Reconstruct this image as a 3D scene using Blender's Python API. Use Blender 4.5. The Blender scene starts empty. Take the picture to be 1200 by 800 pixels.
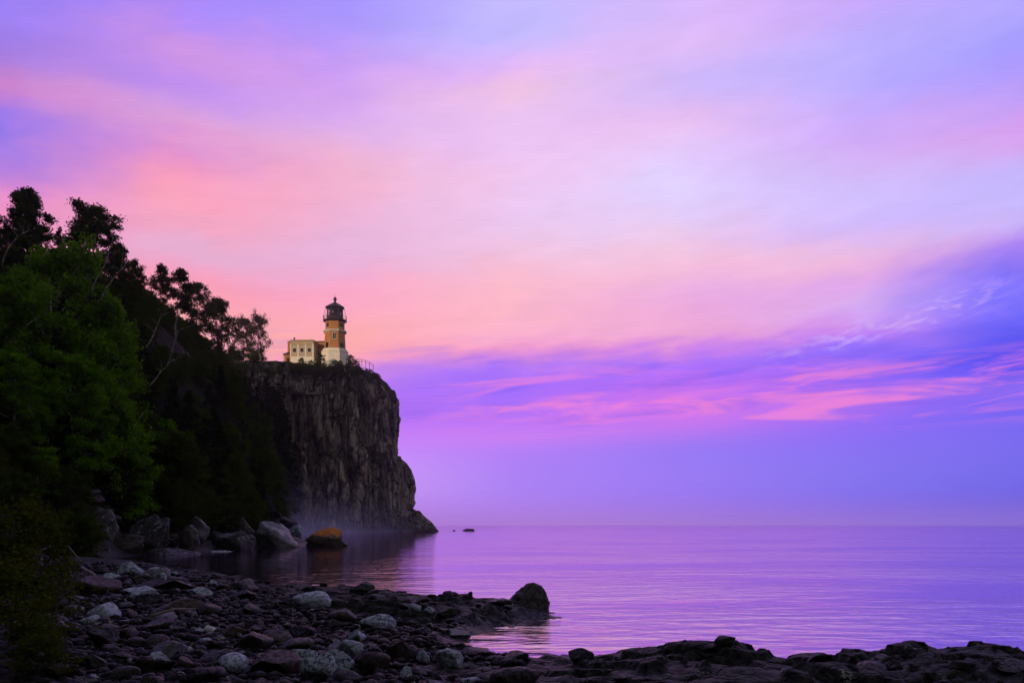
import bpy, bmesh, math, random
import numpy as np
from mathutils import Vector, Matrix

D = bpy.data
SC = bpy.context.scene
COL = SC.collection
R = math.radians

# ------------------------------------------------------------------ camera
CAM_Z, FPX, HZ = 2.0, 1000.0, 614.0          # eye height, focal length in photo pixels, horizon row
cam = D.cameras.new('camera'); camo = D.objects.new('camera', cam); COL.objects.link(camo)
camo.location = (0, 0, CAM_Z); camo.rotation_euler = (R(90), 0, 0)
cam.sensor_width = 36; cam.lens = 30; cam.shift_y = (HZ - 400) / 1200
cam.clip_start = .05; cam.clip_end = 30000
SC.camera = camo

SC.view_settings.view_transform = 'Standard'; SC.view_settings.look = 'None'
SC.view_settings.exposure = 0; SC.view_settings.gamma = 1
SC.view_settings.use_curve_mapping = False
cy = SC.cycles
cy.max_bounces = 10; cy.diffuse_bounces = 2; cy.glossy_bounces = 3; cy.transmission_bounces = 4
cy.transparent_max_bounces = 8; cy.volume_bounces = 8; cy.caustics_reflective = False; cy.caustics_refractive = False
cy.use_denoising = True
try:
    cy.denoiser = 'OPENIMAGEDENOISE'; cy.denoising_input_passes = 'RGB_ALBEDO_NORMAL'
except Exception:
    pass
cy.sample_clamp_indirect = 4

# ------------------------------------------------------------------ node helper
def lin(c):
    return tuple(((v / 255) / 12.92 if v <= 10 else ((v / 255 + .055) / 1.055) ** 2.4) for v in c) + (1,)

class G:
    def __init__(s, tree): s.t = tree; s.n = tree.nodes; s.l = tree.links
    def _in(s, sock, v):
        if hasattr(v, 'is_linked') or hasattr(v, 'links'): s.l.new(v, sock)
        elif v is not None: sock.default_value = v
    def m(s, op, a, b=None, c=None, clamp=False):
        n = s.n.new('ShaderNodeMath'); n.operation = op; n.use_clamp = clamp
        for i, v in enumerate((a, b, c)):
            if v is not None: s._in(n.inputs[i], v)
        return n.outputs[0]
    def comb(s, x, y, z=0.0):
        n = s.n.new('ShaderNodeCombineXYZ')
        for i, v in enumerate((x, y, z)): s._in(n.inputs[i], v)
        return n.outputs[0]
    def sep(s, v):
        n = s.n.new('ShaderNodeSeparateXYZ'); s.l.new(v, n.inputs[0]); return n.outputs
    def noise(s, v, scale=1.0, detail=2.0, rough=.5, dist=0.0, color=False):
        n = s.n.new('ShaderNodeTexNoise')
        if v is not None: s.l.new(v, n.inputs['Vector'])
        n.inputs['Scale'].default_value = scale; n.inputs['Detail'].default_value = detail
        n.inputs['Roughness'].default_value = rough; n.inputs['Distortion'].default_value = dist
        return n.outputs['Color' if color else 'Fac']
    def ss(s, v, a, b, lo=0.0, hi=1.0):
        n = s.n.new('ShaderNodeMapRange'); n.interpolation_type = 'SMOOTHSTEP'
        s._in(n.inputs[0], v)
        for i, q in enumerate((a, b, lo, hi)): s._in(n.inputs[1 + i], q)
        return n.outputs[0]
    def lr(s, v, a, b, lo=0.0, hi=1.0):
        n = s.n.new('ShaderNodeMapRange'); n.clamp = True; s._in(n.inputs[0], v)
        for i, q in enumerate((a, b, lo, hi)): s._in(n.inputs[1 + i], q)
        return n.outputs[0]
    def mix(s, f, a, b, mode='MIX'):
        n = s.n.new('ShaderNodeMix'); n.data_type = 'RGBA'; n.blend_type = mode
        s._in(n.inputs[0], f); s._in(n.inputs[6], a); s._in(n.inputs[7], b)
        return n.outputs[2]
    def ramp(s, v, stops, interp='LINEAR'):
        n = s.n.new('ShaderNodeValToRGB'); cr = n.color_ramp; cr.interpolation = interp
        s._in(n.inputs[0], v)
        while len(cr.elements) < len(stops): cr.elements.new(.5)
        for e, (p, c) in zip(cr.elements, sorted(stops)): e.position = p; e.color = c
        return n.outputs[0]
    def scale(s, c, f):
        n = s.n.new('ShaderNodeVectorMath'); n.operation = 'SCALE'
        s._in(n.inputs[0], c); s._in(n.inputs[3], f); return n.outputs[0]
    def vadd(s, a, b, op='ADD'):
        n = s.n.new('ShaderNodeVectorMath'); n.operation = op
        s._in(n.inputs[0], a); s._in(n.inputs[1], b); return n.outputs[0]

# ------------------------------------------------------------------ sun
SUN_EL = 8.0
sun_dir = Vector((-.58, -.81, 0)).normalized() * math.cos(R(SUN_EL)) + Vector((0, 0, math.sin(R(SUN_EL))))
sl = D.lights.new('sun', 'SUN'); sl.energy = 2.5; sl.angle = R(.5); sl.color = (1.0, .72, .46)
so = D.objects.new('sun', sl); COL.objects.link(so)
so.rotation_euler = sun_dir.to_track_quat('Z', 'Y').to_euler()

# ------------------------------------------------------------------ dusk sky
SKY = {   # column (photo x) : rows of (photo y, sRGB)
 0: [(0,(122,98,250)),(60,(150,95,218)),(100,(195,105,200)),(130,(128,85,232)),(170,(145,95,226)),(200,(178,102,215)),(230,(228,122,192)),(300,(250,140,170)),(400,(255,155,160)),(480,(200,120,230)),(610,(190,140,250))],
 200: [(0,(150,112,252)),(30,(172,118,240)),(60,(200,130,226)),(100,(184,124,235)),(140,(215,145,215)),(180,(226,130,198)),(210,(250,142,178)),(240,(252,150,176)),(270,(242,155,186)),(300,(230,165,202)),(330,(250,150,176)),(390,(255,172,172)),(440,(225,145,215)),(500,(195,125,250)),(610,(200,150,255))],
 400: [(0,(150,130,255)),(30,(165,135,250)),(60,(190,140,245)),(100,(206,150,240)),(150,(221,165,230)),(200,(240,170,202)),(250,(240,170,206)),(300,(230,170,212)),(330,(250,160,196)),(370,(255,165,186)),(400,(255,168,166)),(424,(250,160,186)),(445,(198,130,236)),(475,(180,110,246)),(510,(198,125,255)),(560,(212,160,255)),(612,(196,148,255))],
 600: [(0,(186,178,255)),(40,(192,180,255)),(75,(226,180,246)),(100,(240,190,226)),(150,(235,190,240)),(200,(240,195,240)),(270,(235,195,236)),(320,(250,185,206)),(360,(255,180,192)),(398,(255,174,200)),(416,(236,146,208)),(440,(168,110,250)),(480,(172,106,250)),(508,(200,120,246)),(530,(178,122,250)),(570,(168,126,252)),(612,(172,124,255))],
 800: [(0,(215,175,250)),(50,(220,180,246)),(100,(200,175,250)),(150,(230,185,240)),(200,(225,204,255)),(240,(225,204,250)),(300,(246,190,216)),(350,(235,165,222)),(398,(238,162,212)),(410,(212,130,230)),(430,(168,104,250)),(460,(204,108,238)),(490,(208,112,238)),(520,(155,114,246)),(560,(146,116,250)),(612,(144,108,248))],
 1000: [(0,(190,155,250)),(50,(180,165,255)),(110,(186,165,255)),(150,(205,165,250)),(190,(206,175,246)),(230,(206,186,255)),(270,(206,176,250)),(300,(238,180,218)),(330,(224,160,230)),(362,(214,166,240)),(390,(200,130,240)),(410,(148,105,250)),(440,(120,90,250)),(468,(168,100,240)),(500,(140,100,246)),(560,(120,108,244)),(612,(112,92,244))],
 1200: [(0,(160,150,255)),(60,(150,140,255)),(110,(180,140,246)),(160,(210,146,236)),(210,(190,170,250)),(260,(190,170,250)),(285,(165,120,240)),(312,(112,90,246)),(350,(112,100,255)),(400,(72,70,240)),(425,(68,66,244)),(452,(138,98,240)),(472,(110,90,246)),(520,(112,98,240)),(570,(94,92,236)),(612,(78,70,222))],
}
EL_MAX = .62
def build_world():
    w = D.worlds.new('World'); SC.world = w; w.use_nodes = True
    g = G(w.node_tree); g.n.clear()
    tc = g.n.new('ShaderNodeTexCoord')
    x, y, z = g.sep(tc.outputs['Generated'])
    az = g.m('ARCTAN2', x, y)
    el = g.m('ARCSINE', z)
    elp = g.m('MAXIMUM', el, 0.0)
    # clouds: the colour field is folded by drifting noise, long and flat like real streaks
    tilt = g.m('SUBTRACT', elp, g.m('MULTIPLY', az, .10))
    w1 = g.sep(g.noise(g.comb(g.m('MULTIPLY', az, 4.5), g.m('MULTIPLY', tilt, 7.0), 3.1), 1.0, 3.0, .5, .6, True))
    w2 = g.sep(g.noise(g.comb(g.m('MULTIPLY', az, 13.0), g.m('MULTIPLY', tilt, 40.0), 7.7), 1.0, 5.0, .58, .5, True))
    calm = g.ss(elp, .085, .17)
    dx = g.m('ADD', g.m('MULTIPLY', g.m('SUBTRACT', w1[0], .5), .17), g.m('MULTIPLY', g.m('SUBTRACT', w2[0], .5), .08))
    dz = g.m('ADD', g.m('MULTIPLY', g.m('SUBTRACT', w1[1], .5), .05), g.m('MULTIPLY', g.m('SUBTRACT', w2[1], .5), .032))
    az2 = g.m('ADD', az, g.m('MULTIPLY', dx, calm))
    el2 = g.m('ADD', elp, g.m('MULTIPLY', dz, calm))
    t = g.m('DIVIDE', el2, EL_MAX, clamp=True)
    cols = sorted(SKY); prev = None; paz = None
    for px in cols:
        a = math.atan((px - 600) / FPX)
        stops = [(math.atan((HZ - py) / FPX * math.cos(a)) / EL_MAX, lin(c)) for py, c in SKY[px]]
        c = g.ramp(t, stops, 'CARDINAL')
        if prev is None: prev = c
        else: prev = g.mix(g.ss(az2, paz, a) if False else g.lr(az2, paz, a), prev, c)
        paz = a
    colr = prev
    # sunlit undersides of the low cloud deck: broken pink streaks
    st = g.noise(g.comb(g.m('MULTIPLY', az, 6.0), g.m('MULTIPLY', g.m('SUBTRACT', elp, g.m('MULTIPLY', az, .05)), 50.0), 4.4), 1.0, 7.0, .64, .8)
    patch = g.noise(g.comb(g.m('MULTIPLY', az, 6.0), g.m('MULTIPLY', elp, 14.0), 21.0), 1.0, 2.0, .5)
    band = g.m('MULTIPLY', g.ss(elp, .095, .125), g.ss(elp, .19, .155))
    msk = g.m('MULTIPLY', g.m('MULTIPLY', g.ss(st, .48, .68), band), g.ss(patch, .26, .44))
    msk = g.m('MULTIPLY', msk, g.ss(az, -.13, .02))
    dk = g.noise(g.comb(g.m('MULTIPLY', az, 6.0), g.m('MULTIPLY', g.m('SUBTRACT', elp, g.m('MULTIPLY', az, .06)), 70.0), 12.0), 1.0, 7.0, .62, .6)
    dband = g.m('MULTIPLY', g.ss(elp, .10, .13), g.ss(elp, .23, .17))
    colr = g.mix(g.m('MULTIPLY', g.m('MULTIPLY', g.ss(dk, .48, .68), dband), .5), colr, lin((120, 84, 240)))
    colr = g.mix(g.m('MULTIPLY', msk, .72), colr, lin((255, 132, 208)))
    # mackerel ripple of paler cloud, upper part of the deck
    rip = g.noise(g.comb(g.m('MULTIPLY', az, 34.0), g.m('MULTIPLY', g.m('SUBTRACT', elp, g.m('MULTIPLY', az, .2)), 120.0), 5.0), 1.0, 4.0, .6, .4)
    bl = g.m('SUBTRACT', elp, g.m('MULTIPLY', az, .2))
    rb = g.m('MULTIPLY', g.m('MULTIPLY', g.ss(bl, .108, .125), g.ss(bl, .15, .133)), g.m('MULTIPLY', g.ss(az, .24, .40), g.ss(az, .56, .46)))
    colr = g.mix(g.m('MULTIPLY', g.m('MULTIPLY', g.ss(rip, .45, .62), rb), .75), colr, lin((205, 165, 248)))
    fine = g.noise(g.comb(g.m('MULTIPLY', az, 16.0), g.m('MULTIPLY', tilt, 60.0), 9.0), 1.0, 6.0, .6, .3)
    amt = g.m('MULTIPLY', calm, .22)
    colr = g.scale(colr, g.m('ADD', 1.0, g.m('MULTIPLY', g.m('SUBTRACT', fine, .5), amt)))
    colr = g.mix(g.ss(elp, .16, .32, 0.0, .13), colr, (.93, .78, 1.0, 1))
    # the glow is on one side only; the opposite sky and the zenith are already night blue
    aaz = g.m('ABSOLUTE', az)
    side = g.m('MULTIPLY', g.ss(aaz, .62, 1.5, 1.0, 0.0), g.ss(el, .55, 1.0, 1.0, 0.0))
    back = g.mix(g.ss(el, .15, .95), (.40, .345, .335, 1), (.22, .22, .27, 1))
    colr = g.mix(side, back, colr)
    bg = g.n.new('ShaderNodeBackground'); g.l.new(colr, bg.inputs[0]); bg.inputs[1].default_value = 1.0
    sk = g.n.new('ShaderNodeTexSky'); sk.sky_type = 'NISHITA'; sk.sun_disc = False
    sk.sun_elevation = R(SUN_EL); sk.sun_rotation = math.atan2(sun_dir.x, sun_dir.y)
    bg2 = g.n.new('ShaderNodeBackground'); g.l.new(sk.outputs[0], bg2.inputs[0]); bg2.inputs[1].default_value = .004
    ad = g.n.new('ShaderNodeAddShader'); g.l.new(bg.outputs[0], ad.inputs[0]); g.l.new(bg2.outputs[0], ad.inputs[1])
    out = g.n.new('ShaderNodeOutputWorld'); g.l.new(ad.outputs[0], out.inputs[0])
build_world()

# ------------------------------------------------------------------ object helpers
def tag(o, label=None, cat=None, group=None, kind=None):
    if label: o['label'] = label
    if cat: o['category'] = cat
    if group: o['group'] = group
    if kind: o['kind'] = kind
    return o
def link(name, me, mats=(), parent=None, smooth=False):
    o = D.objects.new(name, me); COL.objects.link(o)
    for m in (mats if isinstance(mats, (list, tuple)) else [mats]):
        if m: me.materials.append(m)
    if parent: o.parent = parent
    if smooth:
        me.polygons.foreach_set('use_smooth', np.ones(len(me.polygons), bool))
    return o
def empty(name, loc, rz=0):
    o = D.objects.new(name, None); COL.objects.link(o); o.location = loc; o.rotation_euler = (0, 0, rz)
    o.empty_display_size = .3
    return o
def mesh_np(name, v, f):
    """v (N,3), f (M,k) arrays"""
    me = D.meshes.new(name); v = np.asarray(v, np.float32); f = np.asarray(f, np.int32)
    k = f.shape[1]
    me.vertices.add(len(v)); me.vertices.foreach_set('co', v.ravel())
    me.loops.add(f.size); me.loops.foreach_set('vertex_index', f.ravel())
    me.polygons.add(len(f)); me.polygons.foreach_set('loop_start', np.arange(0, f.size, k, dtype=np.int32))
    me.update(calc_edges=True); me.validate()
    return me
def copy_tree(o, loc, rz=0, sc=None):
    c = o.copy(); COL.objects.link(c)
    c.location = loc; c.rotation_euler = (0, 0, rz)
    if sc is not None: c.scale = sc
    for ch in list(o.children):
        k = ch.copy(); COL.objects.link(k); k.parent = c
        for gch in ch.children:
            q = gch.copy(); COL.objects.link(q); q.parent = k
    return c

class MB:
    """collects polygons for one mesh"""
    def __init__(s): s.v = []; s.f = []
    def add(s, v, f):
        b = len(s.v); s.v += [tuple(p) for p in v]; s.f += [tuple(i + b for i in q) for q in f]; return s
    def box(s, x0, x1, y0, y1, z0, z1, M=None):
        v = [Vector(p) for p in ((x0,y0,z0),(x1,y0,z0),(x1,y1,z0),(x0,y1,z0),(x0,y0,z1),(x1,y0,z1),(x1,y1,z1),(x0,y1,z1))]
        if M: v = [M @ p for p in v]
        return s.add(v, [(0,3,2,1),(4,5,6,7),(0,1,5,4),(1,2,6,5),(2,3,7,6),(3,0,4,7)])
    def prism(s, n, prof, rot=0, cap=True, c=(0, 0)):
        """lathe with n sides; prof = [(circumradius, z)]"""
        v = []; f = []
        for r, z in prof:
            for i in range(n):
                a = rot + 2 * math.pi * i / n
                v.append((c[0] + r * math.cos(a), c[1] + r * math.sin(a), z))
        for k in range(len(prof) - 1):
            for i in range(n):
                j = (i + 1) % n
                f.append((k * n + i, k * n + j, (k + 1) * n + j, (k + 1) * n + i))
        if cap:
            f.append(tuple(reversed(range(n)))); f.append(tuple(range((len(prof) - 1) * n, len(prof) * n)))
        return s.add(v, f)
    def tube(s, pts, r, n=6):
        pts = [Vector(p) for p in pts]
        rs = r if isinstance(r, (list, tuple)) else [r] * len(pts)
        v = []; f = []
        for k, p in enumerate(pts):
            d = (pts[min(k + 1, len(pts) - 1)] - pts[max(k - 1, 0)]).normalized()
            u = d.orthogonal().normalized() if abs(d.z) > .9 else Vector((-d.y, d.x, 0)).normalized()
            w = d.cross(u)
            for i in range(n):
                a = 2 * math.pi * i / n
                v.append(p + (u * math.cos(a) + w * math.sin(a)) * rs[k])
        for k in range(len(pts) - 1):
            for i in range(n):
                j = (i + 1) % n
                f.append((k*n+i, k*n+j, (k+1)*n+j, (k+1)*n+i))
        f.append(tuple(reversed(range(n)))); f.append(tuple(range((len(pts)-1)*n, len(pts)*n)))
        return s.add(v, f)
    def mesh(s, name):
        me = D.meshes.new(name); me.from_pydata(s.v, [], s.f); me.update(); return me
    def build(s, name, mat, parent=None, smooth=False):
        return link(name, s.mesh(name), mat, parent, smooth)

# ------------------------------------------------------------------ numpy noise
def _h(ix, iy, iz, seed):
    h = (ix.astype(np.int64) * 374761393 + iy.astype(np.int64) * 668265263 + iz.astype(np.int64) * 2147483647 + seed * 1442695041) & 0xFFFFFFFF
    h = ((h ^ (h >> 13)) * 1274126177) & 0xFFFFFFFF
    h = ((h ^ (h >> 16)) * 2246822519) & 0xFFFFFFFF
    return ((h ^ (h >> 15)) & 0xFFFFFF) / float(0xFFFFFF)
def vn(x, y, z=0.0, seed=0):
    x, y, z = np.broadcast_arrays(np.asarray(x, float), np.asarray(y, float), np.asarray(z, float))
    ix, iy, iz = np.floor(x), np.floor(y), np.floor(z)
    fx, fy, fz = x - ix, y - iy, z - iz
    fx = fx*fx*fx*(fx*(fx*6-15)+10); fy = fy*fy*fy*(fy*(fy*6-15)+10); fz = fz*fz*fz*(fz*(fz*6-15)+10)
    o = 0
    for a in (0, 1):
        for b in (0, 1):
            for c in (0, 1):
                o = o + _h(ix+a, iy+b, iz+c, seed) * (fx if a else 1-fx) * (fy if b else 1-fy) * (fz if c else 1-fz)
    return o * 2 - 1
def fbm(x, y, z=0.0, oct=4, seed=0, gain=.5):
    o = 0; a = 1; s = 1
    for k in range(oct):
        o = o + a * vn(np.asarray(x)*s+k*17.3, np.asarray(y)*s-k*9.1, np.asarray(z)*s+k*3.7, seed+k); a *= gain; s *= 2.03
    return o
def ridged(x, y, z=0.0, oct=4, seed=0):
    o = 0; a = 1; s = 1
    for k in range(oct):
        o = o + a * (1 - 2*np.abs(vn(np.asarray(x)*s+k*7.3, np.asarray(y)*s+k*5.9, np.asarray(z)*s+k, seed+k))); a *= .5; s *= 2.1
    return o
def sst(v, a, b):
    t = np.clip((np.asarray(v, float) - a) / (b - a), 0, 1); return t*t*(3-2*t)

# ------------------------------------------------------------------ terrain
def at(px, Y): return (px - 600) / FPX * Y
LAND = [(-25,50),(-19.6,41.7),(-14.8,37),(-11,32),(-7.1,26),(-4.9,24.7),(-2.9,22.5),(-.8,19.9),(.5,19.3),(.75,18.6),(.3,17.8),(-.6,16.1),
        (-1.1,14.8),(-.85,13.4),(0,12.8),(.75,12.4),(1.5,12.3),(1.9,12.7),(2.9,12.2),(3.6,11.8),(4.4,12.0),(6.2,11.8),(8.5,11.6),(14,11.2),(24,7),(36,-8),(60,-30),
        (60,-420),(-520,-420),(-520,430),(-120,430),(-90,300),(-45,262),(-46,236),(-52,211),(-41,165),(-31,125),(-24,96),(-20,88),(-19,78),(-22,70),(-24,56)]
HILL = [(-520,-60),(-40,-46),(-15,-10),(-12,6),(-14.5,14),(-20,30),(-25,46),(-27,56),(-27,66),(-25,80),(-26.5,97),(-33.5,126),(-43,162),(-53.5,206),(-60,219),(-52,237),(-52,262),(-92,300),(-122,430),(-520,430)]
def sd_poly(x, y, P):
    best = np.full(x.shape, 1e18); ins = np.zeros(x.shape, bool)
    n = len(P)
    for i in range(n):
        ax, ay = P[i]; bx, by = P[(i+1) % n]
        ex, ey = bx-ax, by-ay
        t = np.clip(((x-ax)*ex + (y-ay)*ey) / (ex*ex+ey*ey), 0, 1)
        best = np.minimum(best, (x-ax-ex*t)**2 + (y-ay-ey*t)**2)
        c = (ay > y) != (by > y)
        with np.errstate(divide='ignore', invalid='ignore'):
            xi = (bx-ax)*(y-ay)/(by-ay if by != ay else 1e-9) + ax
        ins ^= c & (x < xi)
    d = np.sqrt(best)
    return np.where(ins, d, -d)
LEDGES = [   # polylines of (x, y, crest height, half width)
 [(-7.4,25,.22,2.0),(-5.6,22.5,.32,2.2),(-3.6,20.6,.38,2.0),(-2.2,19.3,.34,1.5),(-1.3,18.6,.46,1.3),(-.5,18.3,.32,1.0),(.3,18.6,.16,.7)],
 [(-4.5,18.2,.42,1.8),(-2.6,17.2,.40,1.4),(-1.6,16.9,.30,1.1),(-.7,17.2,.30,.9)],
 [(-1.0,12.4,.22,.9),(.3,11.7,.20,.9),(1.3,11.5,.24,.9),(2.0,11.4,.42,.9),(2.55,11.2,.52,.9),(2.95,11.1,.60,.85),(3.4,11.0,.52,.8),(3.75,10.9,.34,.8),(4.3,10.9,.45,.9),(4.9,10.8,.50,1.0),(5.8,10.8,.47,1.0),(6.7,10.7,.42,1.0),(9,10.4,.5,1.2),(13,10,.5,1.4)],
 [(-1.2,10.6,.16,.8),(.5,10.2,.22,.9),(1.8,9.9,.30,1.0),(3,9.6,.36,1.0),(4.2,9.4,.32,1.0),(5.5,9.3,.38,1.1),(8,9.0,.36,1.2)],
 [(.2,8.9,.2,.8),(1.6,8.6,.26,.9),(3.4,8.3,.3,.9),(6,8.1,.3,1.0)],
 [(-13,33,.18,2),(-9,27,.2,2)],
]
LEDGES[2] = [(x, y, h*.66, w) for x, y, h, w in LEDGES[2]]
LEDGES[0] = [(x, y, h*.85, w) for x, y, h, w in LEDGES[0]]
def ledge_h(x, y):
    wx = x + .35*fbm(x*.9, y*.9, 0, 3, 51); wy = y + .35*fbm(x*.9, y*.9, 4, 3, 52)
    o = np.zeros(x.shape)
    for L in LEDGES:
        for (ax, ay, ah, aw), (bx, by, bh, bw) in zip(L, L[1:]):
            ex, ey = bx-ax, by-ay
            t = np.clip(((wx-ax)*ex + (wy-ay)*ey) / (ex*ex+ey*ey), 0, 1)
            d = np.hypot(wx-ax-ex*t, wy-ay-ey*t)
            o = np.maximum(o, (ah+(bh-ah)*t) * (1 - sst(d, .25*(aw+(bw-aw)*t), 1.05*(aw+(bw-aw)*t))))
    return o
def H(x, y):
    x = np.asarray(x, float); y = np.asarray(y, float)
    sh = x.shape; x = x.ravel(); y = y.ravel()
    d = sd_poly(x, y, LAND) + .30*fbm(x*.7, y*.7, 0, 3, 5)
    up = .03*np.clip(-(x+3), 0, 12) + .012*np.clip(d, 0, 20)
    base = np.where(d > 0, .20*(1-np.exp(-d/.9)) + up*sst(d, 0, 3), np.maximum(-2.5, .45*d))
    lh = ledge_h(x, y) * sst(d, -.35, .25)
    near = sst(y, 60, 30)
    rug = ridged(x*1.1, y*1.1, .3, 4, 31)*.5
    lh = lh * (1 + .22*rug*near)
    h = np.maximum(base, lh + .25*np.minimum(base, 0))
    cob = fbm(x*3.1, y*3.1, 0, 3, 8)*.035 + ridged(x*2.3+y, y*1.4, 1.5, 3, 9)*.02
    h = h + np.where(d > -.5, cob, 0)*near
    lm = sst(lh, .06, .2)*near
    wq = .25*fbm(x*1.7, y*1.7, 3, 2, 64)
    blk = _h(np.floor(x*1.5+y*.7+wq*2), np.floor(y*2.1-x*.5+wq*2), x*0, 71)-.5
    blk2 = _h(np.floor(x*3.4-y*1.2+wq*3), np.floor(y*4.1+x*.9+wq*3), x*0, 72)-.5
    h = h + lm*(.085*blk + .045*blk2 + .03*ridged(x*2.9, y*3.3, .7, 3, 33) - .02)
    # strata steps on the bedrock
    hs = h*9 + fbm(x*.8, y*.8, 2, 2, 61)*1.2
    fr = hs - np.floor(hs)
    h = h + lm*(sst(fr, .35, .65) - fr)/9*.75
    dh = sd_poly(x, y, HILL) + 1.8*fbm(x*.11, y*.11, 0, 3, 15)
    dp = np.clip(dh, 0, None)
    pl = np.interp(y, [45, 110, 150, 195], [24, 31, 38, 42])
    hill = pl*(1-np.exp(-(dp/np.interp(y, [50, 90], [15, 9]))**1.3)) + .9*fbm(x*.16, y*.16, 0, 4, 12)*sst(dp, 2, 10) + .0*dp
    shade_ridge = 93*sst(-y, 22, 72) * (1 + .03*fbm(x*.02, y*.02, 0, 3, 90))  # unseen height behind the camera, added to keep the low sun off the beach
    h = np.where(dp > 0, np.maximum(h, h*.3 + hill), h)
    h = np.maximum(h, np.where(d > 0, shade_ridge, -9))
    return h.reshape(sh)
def Hs(x, y): return float(H(np.array([x]), np.array([y]))[0])
def ground_at(px, py, y0=7.0, y1=240.0):
    """where the sight line of a photo pixel meets the ground"""
    Y = np.exp(np.linspace(math.log(y0), math.log(y1), 900))
    z = CAM_Z - (py-HZ)/FPX*Y
    h = np.maximum(H((px-600)/FPX*Y, Y), 0)
    i = int(np.argmax(h >= z)) if (h >= z).any() else len(Y)-1
    return (px-600)/FPX*Y[i], Y[i], float(h[i])

# ------------------------------------------------------------------ materials
def mat(name):
    m = D.materials.new(name); m.use_nodes = True; g = G(m.node_tree)
    return m, g, g.n['Principled BSDF']
def bump(g, b, hgt, strength=.5, dist=.05):
    n = g.n.new('ShaderNodeBump'); n.inputs['Strength'].default_value = strength; n.inputs['Distance'].default_value = dist
    g.l.new(hgt, n.inputs['Height']); g.l.new(n.outputs[0], b.inputs['Normal'])
def objco(g, kind='Object'):
    return g.n.new('ShaderNodeTexCoord').outputs[kind]
def geo(g, k='Position'): return g.n.new('ShaderNodeNewGeometry').outputs[k]

def m_plain(name, col, rough=.6, var=.25, scale=3.0, metal=0.0):
    m, g, b = mat(name)
    v = g.noise(objco(g), scale, 5, .6)
    c = g.mix(g.ss(v, .3, .7), tuple(x*(1-var) for x in col)+(1,), tuple(x*(1+var) for x in col)+(1,))
    g.l.new(c, b.inputs['Base Color']); b.inputs['Roughness'].default_value = rough; b.inputs['Metallic'].default_value = metal
    bump(g, b, v, .25, .02)
    return m

def m_shore():
    m, g, b = mat('shore_rock')
    p = geo(g); x, y, z = g.sep(p)
    n1 = g.noise(p, .9, 6, .6); n2 = g.noise(p, 7, 6, .65); n3 = g.noise(p, 34, 4, .6)
    c = g.mix(g.ss(n1, .35, .68), (.005, .0048, .0058, 1), (.022, .019, .021, 1))
    c = g.mix(g.m('MULTIPLY', g.ss(n2, .5, .72), .5), c, (.040, .034, .036, 1))
    li = g.m('MULTIPLY', g.ss(g.noise(p, 2.1, 5, .7), .60, .68), g.ss(n3, .45, .6))
    li = g.m('MULTIPLY', li, g.ss(z, .18, .32))
    c = g.mix(g.m('MULTIPLY', li, .8), c, (.42, .42, .40, 1))
    wl = g.ss(g.m('ADD', z, g.m('MULTIPLY', g.m('SUBTRACT', n1, .5), .1)), .05, .14, .4, 1.0)
    c = g.mix(1.0, c, g.comb(wl, wl, wl), 'MULTIPLY')
    soil = g.ss(z, 1.4, 3.2)
    c = g.mix(soil, c, g.mix(g.ss(n2, .4, .6), (.006, .006, .004, 1), (.010, .014, .005, 1)))
    g.l.new(c, b.inputs['Base Color'])
    g.l.new(g.m('ADD', g.m('MULTIPLY', n2, .4), g.ss(z, .0, .5, .18, .50)), b.inputs['Roughness'])
    g.l.new(g.m('MULTIPLY', g.ss(n2, .38, .68, .04, .5), g.m('SUBTRACT', 1.0, g.m('MULTIPLY', soil, .9))), b.inputs['Specular IOR Level'])
    vo = g.n.new('ShaderNodeTexVoronoi'); vo.feature = 'DISTANCE_TO_EDGE'; vo.inputs['Scale'].default_value = 3.2
    g.l.new(g.vadd(p, g.scale(g.noise(p, 2.2, 4, .6, 0, True), .35)), vo.inputs['Vector'])
    ck = g.ss(vo.outputs['Distance'], 0.0, .09)
    bump(g, b, g.m('ADD', g.m('MULTIPLY', ck, .8), g.m('ADD', g.m('MULTIPLY', n2, .9), g.m('MULTIPLY', n3, .4))), 1.0, .07)
    return m
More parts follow.
